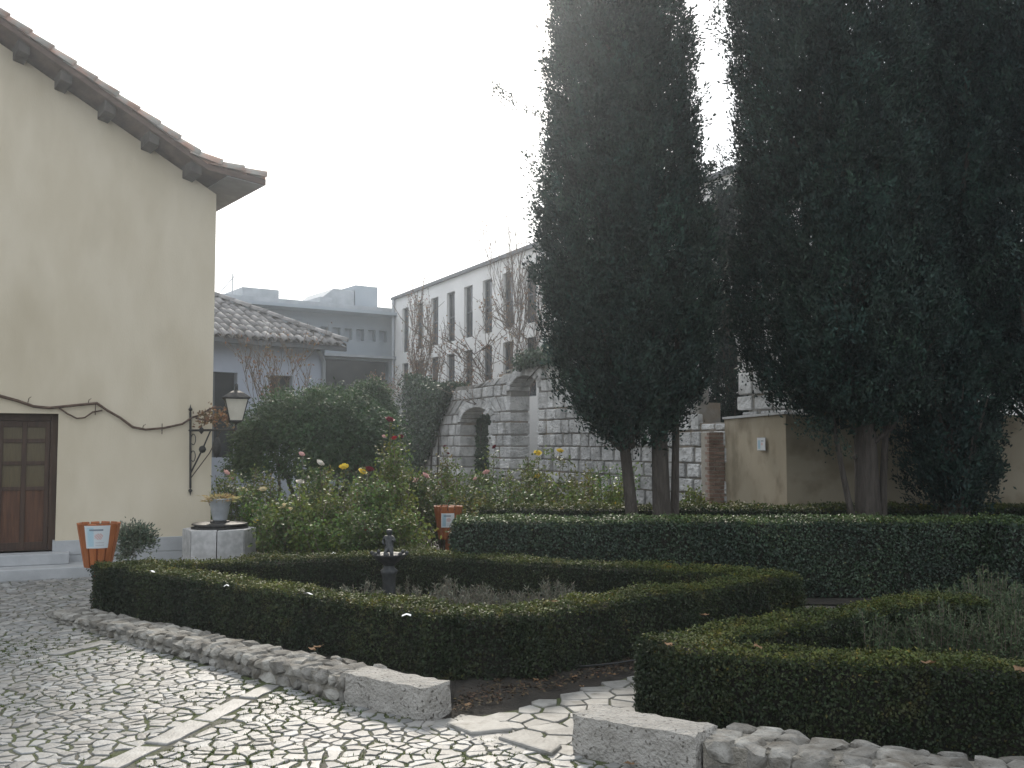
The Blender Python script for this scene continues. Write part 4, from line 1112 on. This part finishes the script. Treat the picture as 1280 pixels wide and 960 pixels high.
for a0, a1, z0, z1 in ops:
    m = MB(); m.box((a0, .16, z0), (a1, .18, z1), OT); wdw = m.build("window", "dark_glass", old)
    m = MB(); m.box(((a0 + a1) / 2 - .02, .13, z0), ((a0 + a1) / 2 + .02, .158, z1), OT); m.build("mullion", "roof_edge", wdw)
rise = .5
OR_ = MB()
def OP(a, w): return OE * a - ON * w
def pz(w): return EZ + rise * w
m = MB(); W_ = 4.2
m.add([(*OP(0, 0)[:2], EZ), (*OP(9, 0)[:2], EZ), (*OP(9, W_)[:2], pz(W_)), (*OP(W_, W_)[:2], pz(W_)), (*OP(0, 2 * W_)[:2], EZ), (*OP(9, 2 * W_)[:2], EZ)], [(0, 1, 2, 3), (0, 3, 4), (4, 3, 2, 5), (0, 4, 5, 1)])
oroof = m.build("roof", "old_tile", old)
m = MB(); m.box((0, 0, EZ - .1), (9, .08, EZ - .005), lambda a, w, z: (*OP(a, w)[:2], z)); m.build("gutter", "roof_edge", oroof)
OTILE = tile_mesh("tile", "old_tile", .5, .10, .08, .02, 6)
upd = (-ON + Vector((0, 0, rise))).normalized(); nrm = upd.cross(OE); nrm = nrm if nrm.z > 0 else -nrm
for i in range(24):
    a = .12 + i * .215
    for k in range(12):
        w = -.03 + k * .36 * math.cos(math.atan(rise))
        if w > a - .05 or w > W_ - .2: break
        if len(oroof.children) > 270: break
        put_tile(OTILE, oroof, OP(a, w) + Vector((0, 0, pz(w) + .02)), upd, nrm, .0, .015)
hd = (OP(1, 1) + Vector((0, 0, rise))).normalized()
for k in range(11):
    put_tile(OTILE, oroof, hd * (k * .42) + Vector((0, 0, EZ + .1)), hd, (0, 0, 1), .02, .01)
m = MB(); a_, _ = aw(403, 450); p_ = Vector(OT(a_, -.06, 0)); m.tube([p_ + Vector((-.1, -.2, EZ - .1)), p_ + Vector((0, 0, EZ - .35)), p_ + Vector((0, 0, .0))], .05, 8); m.build("downpipe", "zinc", old)

# ------------------------------------------------------------------ dark modern building
K0 = D(491, 388, 38.6); KZ = K0.z; KD = Vector((-.825, -.565, 0)).normalized(); KN = Vector((.565, -.825, 0)).normalized()
dk = thing("dark_building", "long dark modern building with strip windows and rooftop units", "building", (K0.x, K0.y, 0))
def KT(a, w, z): p = KD * a - KN * w; return (p.x, p.y, z)
def kpx(u, v): p = HP(u, v, Vector((K0.x, K0.y, 0)), KN) - Vector((K0.x, K0.y, 0)); return p.dot(KD), p.z
s0, zt_ = kpx(486, 414); s1, _ = kpx(398, 414); _, zb_ = kpx(470, 427); c0, zc_ = kpx(486, 449); c1, _ = kpx(415, 449)
opsk = [(s0 + (s1 - s0) * k / 6 + .08, s0 + (s1 - s0) * (k + 1) / 6 - .08, zb_, zt_) for k in range(6)] + [(c0, c1 + 1.2, 0.3, zc_ - .1)]
grid_wall(KT, -1.5, 18, 0, KZ - .2, opsk, .3, "wall", "dark_panel", dk)
for k, o in enumerate(opsk):
    m = MB(); m.box((o[0], .26, o[2]), (o[1], .3, o[3]), KT); m.build("window" if k < 6 else "recess_glazing", "strip_glass" if k < 6 else "dark_glass", dk)
m = MB(); m.box((-1.5, -.5, KZ - .2), (18, 8, KZ), KT); m.build("roof", "zinc", dk)
m = MB(); m.box((-1.2, -.9, KZ - .32), (18, -.0, KZ - .21), KT); m.build("fascia", "dark_panel", dk)
m = MB(); m.box((c0 - .2, -.8, zc_ - .06), (c1 + 1.4, -.0, zc_ + .03), KT); m.build("canopy", "zinc", dk)
def ru(u0, u1, vt, w, name, mat, slope=0.0):
    a0, a1 = kpx(u1, 380)[0], kpx(u0, 380)[0]; zt = kpx((u0 + u1) / 2, vt)[1]
    m = MB(); m.hexa([KT(a0, w, KZ), KT(a1 + slope, w, KZ), KT(a1 + slope, w + 2.5, KZ), KT(a0, w + 2.5, KZ)], [KT(a0, w, zt), KT(a1, w, zt), KT(a1, w + 2.5, zt), KT(a0, w + 2.5, zt)]); m.build(name, mat, dk)
ru(310, 356, 358, .6, "rooftop_unit", "zinc"); ru(408, 423, 369, .6, "rooftop_unit", "zinc"); ru(457, 485, 354, .9, "roof_box", "dark_panel"); ru(430, 456, 358, .95, "roof_light", "zinc", 1.0)
m = MB(); q = Vector(KT(kpx(302, 380)[0], 1.0, KZ)); m.tube([q, q + Vector((0, 0, 1.0))], .02, 5); m.tube([q + Vector((-.45, 0, .3)), q + Vector((.1, 0, .95))], .015, 5); m.build("aerial", "zinc", dk)

# ------------------------------------------------------------------ pale building with tall windows
PK = Vector((-4.50, 38.0, 0)); PD = Vector((.448, -.894, 0)).normalized(); PN = Vector((-.894, -.448, 0)).normalized()
pale = thing("pale_building", "pale rendered building with two rows of tall narrow windows", "building", PK)
def PT_(a, w, z): p = PD * a - PN * w; return (p.x, p.y, z)
RZ = 7.12
cen = [1.21 + 1.428 * i for i in range(17)]
opsP = [(c - .34, c + .34, 5.02, 6.68) for c in cen] + [(c - .34, c + .34, 2.95, 4.62) for c in cen]
def pside(mb):
    mb.add([PT_(0, 0, 0), PT_(0, 10, 0), PT_(0, 10, RZ), PT_(0, 0, RZ)], [(0, 1, 2, 3)]); mb.add([PT_(25.6, 0, 0), PT_(25.6, 10, 0), PT_(25.6, 10, RZ), PT_(25.6, 0, RZ)], [(0, 1, 2, 3)])
grid_wall(PT_, 0, 25.6, 0, RZ, opsP, .2, "wall", "pale_render", pale, pside)
for a0, a1, z0, z1 in opsP:
    m = MB(); m.box((a0, .13, z0), (a1, .2, z1), PT_); wdw = m.build("window", "dark_glass", pale)
    fr = MB()
    for x0, x1, y0, y1 in ((a0, a0 + .04, z0, z1), (a1 - .04, a1, z0, z1), (a0 + .04, a1 - .04, z0, z0 + .04), (a0 + .04, a1 - .04, z1 - .04, z1), (a0 + .04, a1 - .04, (z0 + z1) / 2 - .02, (z0 + z1) / 2 + .02)): fr.box((x0, .09, y0), (x1, .128, y1), PT_)
    fr.build("frame", "roof_edge", wdw)
m = MB(); m.box((-.1, -.12, RZ), (25.8, 10, RZ + .1), PT_); m.build("roof", "roof_edge", pale)
m = MB(); q = Vector(PT_(.12, -.08, 0)); m.tube([q, q + Vector((0, 0, RZ))], .06, 6); m.build("downpipe", "zinc", pale)

# ------------------------------------------------------------------ ruined stone wall with arches
WO = Vector((-.77, 24.0, 0)); WD = PD.copy(); WN = PN.copy(); WT = .5
ruin = thing("ruined_wall", "ruined wall of squared grey stones with two open arches", "stone wall", WO)
def WTf(a, w, z): p = WD * a - WN * w; return (p.x, p.y, z)
ARCH = [(-1.19, .63, 2.16, .36), (1.6, 2.94, 2.82, .32)]
S0, S1 = -6.6, 11.6
def top(a): return float(np.interp(a, [-6.6, -4.9, -3.5, -2.2, -1.2, 0, 1.4, 2.4, 3.6, 6, 8.2, 8.6, 9.6, 9.7, 12], [2.7, 3.45, 3.1, 3.02, 3.05, 3.12, 3.24, 3.5, 3.55, 3.2, 2.6, 1.95, 1.95, 4.3, 4.5]))
def arch_x(ar, z):
    x0, x1, sp, rise_ = ar; c = (x0 + x1) / 2; hw = (x1 - x0) / 2
    if z >= sp + rise_: return None
    if z <= sp: return x0, x1
    k = math.sqrt(max(0, 1 - ((z - sp) / rise_) ** 2)); return c - hw * k, c + hw * k
RING = .2
def gaps2(zb, zt):
    """spans left open for the arch stones as well"""
    out = []
    for x0, x1, sp, rs_ in ARCH:
        c_, hw = (x0 + x1) / 2, (x1 - x0) / 2
        def half(z):
            if z <= sp: return hw
            q = 1 - ((z - sp) / (rs_ + RING)) ** 2
            return (hw + RING) * math.sqrt(q) if q > 0 else None
        if zt <= sp + .02: out.append((x0, x0, x1, x1)); continue
        hb = half(max(zb, sp + .01)); 
        if hb is None: continue
        ht = half(zt) or hb * .45
        if zt > sp + rs_ + RING - .02: ht = max(ht, hb * .45)
        if zb < sp: hb = hw + RING
        if zb > sp + rs_ + RING - .03: continue
        out.append((c_ - hb, c_ - ht, c_ + hb, c_ + ht))
    return out
def gaps(zb, zt):
    """open spans of a course: list of (l_bottom, l_top, r_bottom, r_top)"""
    out = []
    for ar in ARCH:
        b = arch_x(ar, zb + .001)
        if not b: continue
        t = arch_x(ar, zt - .001) or ((ar[0] + ar[1]) / 2,) * 2
        out.append((b[0], t[0], b[1], t[1]))
    return out
core = MB(); nz = 52; zz = 0.0; e = .03
while zz < 4.7:
    z2 = zz + .085; spans, cur = [], (S0, S0)
    for g_ in gaps(zz, z2): spans.append((cur, (g_[0], g_[1]))); cur = (g_[2], g_[3])
    spans.append((cur, (S1, S1)))
    for l, r in spans:
        N = max(1, int((max(r) - min(l)) / .3))
        for i in range(N):
            lb, lt = l[0] + (r[0] - l[0]) * i / N, l[1] + (r[1] - l[1]) * i / N; rb, rt = l[0] + (r[0] - l[0]) * (i + 1) / N, l[1] + (r[1] - l[1]) * (i + 1) / N
            if zz > top((lb + rb) / 2) - .06: continue
            core.hexa([WTf(lb, e, zz), WTf(rb, e, zz), WTf(rb, WT - e, zz), WTf(lb, WT - e, zz)], [WTf(lt, e, z2), WTf(rt, e, z2), WTf(rt, WT - e, z2), WTf(lt, WT - e, z2)])
    zz = z2
core.build("rubble_core", "wall_core", ruin)
for x0, x1, sp, rs_ in ARCH:                            # arch stones
    c_, hw = (x0 + x1) / 2, (x1 - x0) / 2; NV = 11
    for k in range(NV):
        t0, t1 = math.pi * k / NV + .012, math.pi * (k + 1) / NV - .012
        e_ = lambda t, g_: (c_ + (hw + g_) * math.cos(t), sp + (rs_ + g_) * math.sin(t))
        pr_ = [e_(t0, -.012), e_(t1, -.012), e_(t1, RING - .012), e_(t0, RING - .012)]; o_ = random.uniform(.0, .02)
        m = MB(); m.hexa([WTf(x, -o_, z) for x, z in pr_], [WTf(x, WT + .01, z) for x, z in pr_]); m.build("arch_stone", "wall_block", ruin, bevel=.012)
zz = 0.0; wall_stuff = MB(); nblk = 22
def vis_block(a): return -3.4 < a < 4.6 or 8.0 < a
while zz < 4.6:
    z2 = zz + random.uniform(.23, .31)
    for crown in sorted(a_[2] + a_[3] + RING for a_ in ARCH):
        if zz < crown - .01 and abs(z2 - crown) < .17: z2 = crown
    spans, cur = [], (S0, S0)
    for g_ in gaps2(zz, z2): spans.append((cur, (g_[0], g_[1]), cur[0] > S0, True)); cur = (g_[2], g_[3])
    spans.append((cur, (S1, S1), cur[0] > S0, False))
    for l, r, la, ra in spans:
        tot = max(r[0], r[1]) - min(l); cuts = [0.0]; s = 0
        while s < tot - .25: s += random.uniform(.24, .46); cuts.append(min(s / tot, 1))
        cuts[-1] = 1.0
        for i in range(len(cuts) - 1):
            c0_, c1_ = cuts[i], cuts[i + 1]
            lb, lt = l[0] + (r[0] - l[0]) * c0_, l[1] + (r[1] - l[1]) * c0_; rb, rt = l[0] + (r[0] - l[0]) * c1_, l[1] + (r[1] - l[1]) * c1_
            ma = (lb + rb) / 2
            if zz > top(ma) - .12: continue
            ztop = min(z2, top(ma)); j = .015
            o_ = random.uniform(-.012, .03); jamb = (i == 0 and la) or (i == len(cuts) - 2 and ra)
            dp = WT if jamb else .08; jj = lambda: random.uniform(-.007, .007)
            tgt = MB() if vis_block(ma) and nblk < 300 and zz > .8 else wall_stuff
            ib, jb = (-.006 if (i == 0 and la) else .03), (-.006 if (i == len(cuts) - 2 and ra) else .03)
            o2 = o_ + random.uniform(-.01, .01)
            tgt.hexa([WTf(lb + ib, -o_, zz + j + jj()), WTf(rb - jb, -o2, zz + j + jj()), WTf(rb - jb, dp + .012, zz + j), WTf(lb + ib, dp + .012, zz + j)],
                     [WTf(lt + ib + jj(), -o_ + jj(), ztop - j + jj()), WTf(rt - jb + jj(), -o2 + jj(), ztop - j + jj()), WTf(rt - jb, dp + .012, ztop - j), WTf(lt + ib, dp + .012, ztop - j)])
            if tgt is not wall_stuff: tgt.build("stone", "wall_block", ruin, bevel=.018); nblk += 1
    zz = z2
o = wall_stuff.build("stone_field", "wall_block", ruin); o["kind"] = "stuff"
# loose stump of masonry left of the ivy
pv = thing("ivy", "ivy cloak hanging over the ruined wall's end near the domed shrub", "ivy", WO)
def ivy_patch(root, fn, n, name="foliage"):
    P, Nn = fn(n); k = len(P); dr = rnd(k) * .6 + np.array([[0, 0, -.8]]); NNn = Nn + rnd(k) * .4
    quads(name, leaves(P, dr, NNn, RNG.uniform(.055, .1, k), RNG.uniform(.05, .085, k), .1), "ivy_leaf", root, bright(k, .55, 1.35, .15))
def wallpts(n, lo, hi, zlo, zhi, thick):
    a = RNG.uniform(lo, hi, n); zl = np.array([zlo(x) for x in a]); zh = np.array([zhi(x) for x in a]); z = zl + (zh - zl) * RNG.random(n)
    w = -np.abs(RNG.normal(.06, thick, n)) - .04 * (1 + wob(a, z, 0, 4))
    ontop = RNG.random(n) < .2; z = np.where(ontop, zh + RNG.uniform(0, .12, n), z); w = np.where(ontop, RNG.uniform(-.2, WT, n), w)
    P = np.array([WTf(x, y, t) for x, y, t in zip(a, w, z)]); return P, np.tile([WN.x, WN.y, .25], (n, 1))
ivy_patch(pv, lambda n: wallpts(n, -4.9, -1.6, lambda a: float(np.interp(a, [-4.9, -3.9, -2.9, -2.2, -1.6], [.9, .6, 1.5, 2.3, 2.85])), lambda a: top(a) + .08, .12), 9000)
m = MB()
for i in range(5):
    a = -4.4 + i * .45; m.tube([WTf(a, -.04, 0), WTf(a + .1, -.05, 1.3), WTf(a + .25, -.05, 2.7)], [.03, .025, .012], 5)
m.build("stem", "bark", pv)
pv2 = thing("ivy", "small ivy tuft on the crown of the tall arch", "ivy", WO)
ivy_patch(pv2, lambda n: wallpts(n, 2.2, 4.2, lambda a: top(a) - .22, lambda a: top(a) + .06, .08), 1700)
m = MB(); m.tube([WTf(2.5, -.03, 3.0), WTf(3.2, -.04, 3.3), WTf(4, -.03, 3.45)], .012, 5); m.build("stem", "bark", pv2)
pv3 = thing("ivy", "ivy hanging inside the small arch of the ruined wall", "ivy", WO)
def in_arch(n):
    w = RNG.uniform(.42, .72, n); z = RNG.uniform(.9, 2.35, n); a = -1.15 + np.abs(RNG.normal(0, .06, n)) + np.maximum(0, z - 2.1) * .9
    return np.array([WTf(x, y, t) for x, y, t in zip(a, w, z)]), np.tile([WD.x, WD.y, .2], (n, 1))
ivy_patch(pv3, in_arch, 1300)
m = MB(); m.tube([WTf(-1.12, .45, 0), WTf(-1.1, .5, 1.2), WTf(-1.0, .5, 2.2)], .015, 5); m.build("stem", "bark", pv3)

# ------------------------------------------------------------------ ochre annex with brick edge
KC = Vector((3.57, 13.05, 0))
ann = thing("ochre_wall", "ochre plastered garden wall corner with a brick edge, behind the cypresses", "wall", KC)
A1 = Vector((-.08, 1, 0)).normalized(); A2 = Vector((1, .12, 0)).normalized(); HT_ = 2.0
e1 = A1 * 2.75; e2 = A2 * 8; t1 = A2 * .32; t2 = A1 * .32
m = MB(); zb, zt = Vector((0, 0, -.02)), Vector((0, 0, HT_))
q = [Vector((0, 0, 0)), e2, e2 + t2, t1 + t2]; m.hexa([p + zb for p in q], [p + zt for p in q]); m.build("wall", "ochre", ann)
m = MB(); q = [t2 * 0 + Vector((0, 0, 0)), t1 + t2, t1 + e1, e1]; m.hexa([p + zb for p in q], [p + zt for p in q]); m.build("wall", "ochre", ann)
cp = MB(); up = Vector((0, 0, .035)); q = [-A1 * .03 - A2 * .03, t1 + t2, t1 + e1, e1 - A2 * .03]; cp.hexa([p + zt + Vector((0, 0, .001)) for p in q], [p + zt + up for p in q]); cp.build("coping", "plinth_stone", ann)
bmort = MB(); b0 = e1 - A2 * .26 - A1 * .02; qz = 1.8
q = [b0 + A1 * .012 + A2 * .012, b0 + A2 * .255 + A1 * .012, b0 + A2 * .255 + A1 * .5, b0 + A1 * .5 + A2 * .012]; bmort.hexa([p + zb for p in q], [p + Vector((0, 0, qz)) for p in q]); pier = bmort.build("brick_pier", "brick_mortar", ann)
zc, row = .0, 0
while zc < qz - .05:
    for x0, x1 in (((0, .17), (.18, .252)) if row % 2 else ((0, .085), (.095, .252))):
        o_ = random.uniform(-.008, .006); p0 = b0 + A2 * x0 + A1 * o_; p1 = b0 + A2 * x1 + A1 * (o_ + random.uniform(-.003, .003)); z0, z1 = Vector((0, 0, zc + .006)), Vector((0, 0, zc + .05))
        dpt = A1 * (.24 if row % 2 == 0 else .115)
        m = MB(); m.hexa([p0 + z0, p1 + z0, p1 + dpt + z0, p0 + dpt + z0], [p0 + z1, p1 + z1, p1 + dpt + z1, p0 + dpt + z1]); m.build("brick", "brick", pier)
    zc += .06; row += 1
# notice on the ochre wall
no = HP(952, 555, KC, A2); no = no - A2 * .008
nt = thing("notice_board", "small white and blue notice fixed to the ochre wall", "notice", no)
m = MB()
for i in range(10):
    for j in range(10):
        fx, fz = (i + .5) / 10, (j + .5) / 10
        c = (.72, .74, .76)
        if .1 < fx < .4 and .1 < fz < .85: c = (.4, .58, .68)
        if .5 < fx < .8 and .7 < fz < .8: c = (.3, .32, .35)
        if .5 < fx < .75 and .35 < fz < .6: c = (.72, .5, .48)
        y0, y1 = .34 * (.5 - i / 10), .34 * (.5 - (i + 1) / 10)
        m.add([tuple(A1 * y0 + Vector((0, 0, (j / 10 - .5) * .17))), tuple(A1 * y1 + Vector((0, 0, (j / 10 - .5) * .17))), tuple(A1 * y1 + Vector((0, 0, ((j + 1) / 10 - .5) * .17))), tuple(A1 * y0 + Vector((0, 0, ((j + 1) / 10 - .5) * .17)))], [(0, 1, 2, 3)], c)
m.build("printed_face", "plate", nt, tint=True)
m = MB(); q = [A1 * -.175, A1 * .175, A1 * .175 + A2 * .007, A1 * -.175 + A2 * .007]; m.hexa([p + A2 * .001 + Vector((0, 0, -.09)) for p in q], [p + A2 * .001 + Vector((0, 0, .09)) for p in q]); m.build("backing", "plinth_stone", nt)

# ------------------------------------------------------------------ small things lying about
def fallen_leaf(label, p, s, mat, cat, group, yaw):
    m = MB(); N = 9; out = []
    for k in range(2 * N):
        a = 2 * math.pi * k / (2 * N); r = s * (.55 + .35 * abs(math.cos(a * 2.5)) + (.15 if abs(a) < .3 else 0)) ; out.append((r * math.cos(a), r * .8 * math.sin(a), .25 * s * math.sin(a * 1.5) ** 2 + .1 * s * random.random()))
    m.add([(0, 0, .02 * s)] + out, [(0, 1 + k, 1 + (k + 1) % (2 * N)) for k in range(2 * N)])
    m.tube([(0, 0, .02 * s), (-s * .9, 0, .1 * s), (-s * 1.5, s * .1, .35 * s)], s * .035, 4)
    o = m.build("fallen_leaf" if cat == "leaf" else "paper_scrap", mat, None, tint=True); o.location = p; o.rotation_euler = (random.uniform(-.2, .2), random.uniform(-.2, .2), yaw)
    tag(o, label, cat, group)
HL = "curled brown plane leaf lying on top of a clipped hedge"; GLb = "dry brown leaf lying on the ground near the stone blocks"
for u, v, z in ((882, 769, HZ + .01), (836, 806, HZ + .01), (948, 809, HZ + .01), (694, 752, HZ + .01), (1160, 829, HZ + .01), (1275, 838, HZ + .01)):
    fallen_leaf(HL, G(u, v, z + .01), random.uniform(.03, .05), "dead_leaf", "leaf", "leaves lying on the hedges", random.uniform(0, 6))
for u, v in ((718, 846), (727, 858), (585, 881), (790, 948), (787, 955), (670, 850), (765, 843), (700, 858), (390, 812), (396, 809)):
    fallen_leaf(GLb, G(u, v, .035 if v < 900 else .028) if u > 420 else G(u, v, .2), random.uniform(.022, .04), "dead_leaf", "leaf", "leaves lying on the ground", random.uniform(0, 6))
for u, v, s in ((190, 715, .04), (385, 743, .034), (508, 770, .03), (418, 692, .035), (283, 733, .02)):
    p = G(u, v, HZ + .012); m = MB(); w_ = s * (random.uniform(.35, .5)); 
    m.add([(-s, -w_, 0), (0, -w_, .012), (s, -w_ * .8, .004), (s, w_, .01), (0, w_, .016), (-s, w_, .003)], [(0, 1, 4, 5), (1, 2, 3, 4)])
    m.add([(-s, -w_, -.003), (0, -w_, .009), (s, -w_ * .8, .001), (s, w_, .007), (0, w_, .013), (-s, w_, .0)], [(5, 4, 1, 0), (4, 3, 2, 1)])
    o = m.build("paper_scrap", "paper"); o.location = p; o.rotation_euler = (.05, .05, random.uniform(0, 3)); tag(o, "scrap of white paper lying on the fountain bed hedge", "paper scrap", "paper scraps on the hedge")
m = MB(); m.tube([G(710, 834, .05), G(740, 832, .045), G(770, 829, .05), G(800, 824, .05)], .007, 6); o = m.build("irrigation_hose", "rubber"); tag(o, "thin black irrigation hose along the foot of the box hedge", "hose")
# soil clods beside the path
n = 2600; P = np.column_stack([RNG.uniform(-.35, 2.2, n), np.zeros(n), np.zeros(n)]); P[:, 1] = 6.0 + (P[:, 0] + .3) * .98 + RNG.uniform(.0, .6, n); P[:, 2] = .032
quads("bark_litter", leaves(P, rnd(n) * np.array([[1, 1, .25]]), rnd(n) * .4 + np.array([[0, 0, 1.0]]), RNG.uniform(.015, .04, n), RNG.uniform(.01, .02, n)), "cypress_brown", None, bright(n, .4, 1.7, .2))
tag(bpy.data.objects["bark_litter"], "brown leaf litter on the soil beside the path", "litter", kind="stuff")

# ------------------------------------------------------------------ haze
m = MB(); m.box((-100, -70, -1.03), (100, 130, 13.5)); hz = m.build("haze", "mortar"); hz.data.materials.clear()
hm = bpy.data.materials.new("haze"); hm.use_nodes = True; hm.node_tree.nodes.remove(hm.node_tree.nodes["Principled BSDF"])
pv_ = hm.node_tree.nodes.new("ShaderNodeVolumePrincipled"); pv_.inputs["Color"].default_value = (.84, .92, 1, 1); pv_.inputs["Density"].default_value = .0028; pv_.inputs["Anisotropy"].default_value = .86
hm.node_tree.links.new(pv_.outputs[0], hm.node_tree.nodes["Material Output"].inputs["Volume"]); hz.data.materials.append(hm)
tag(hz, "thin bright morning haze filling the courtyard", kind="stuff")
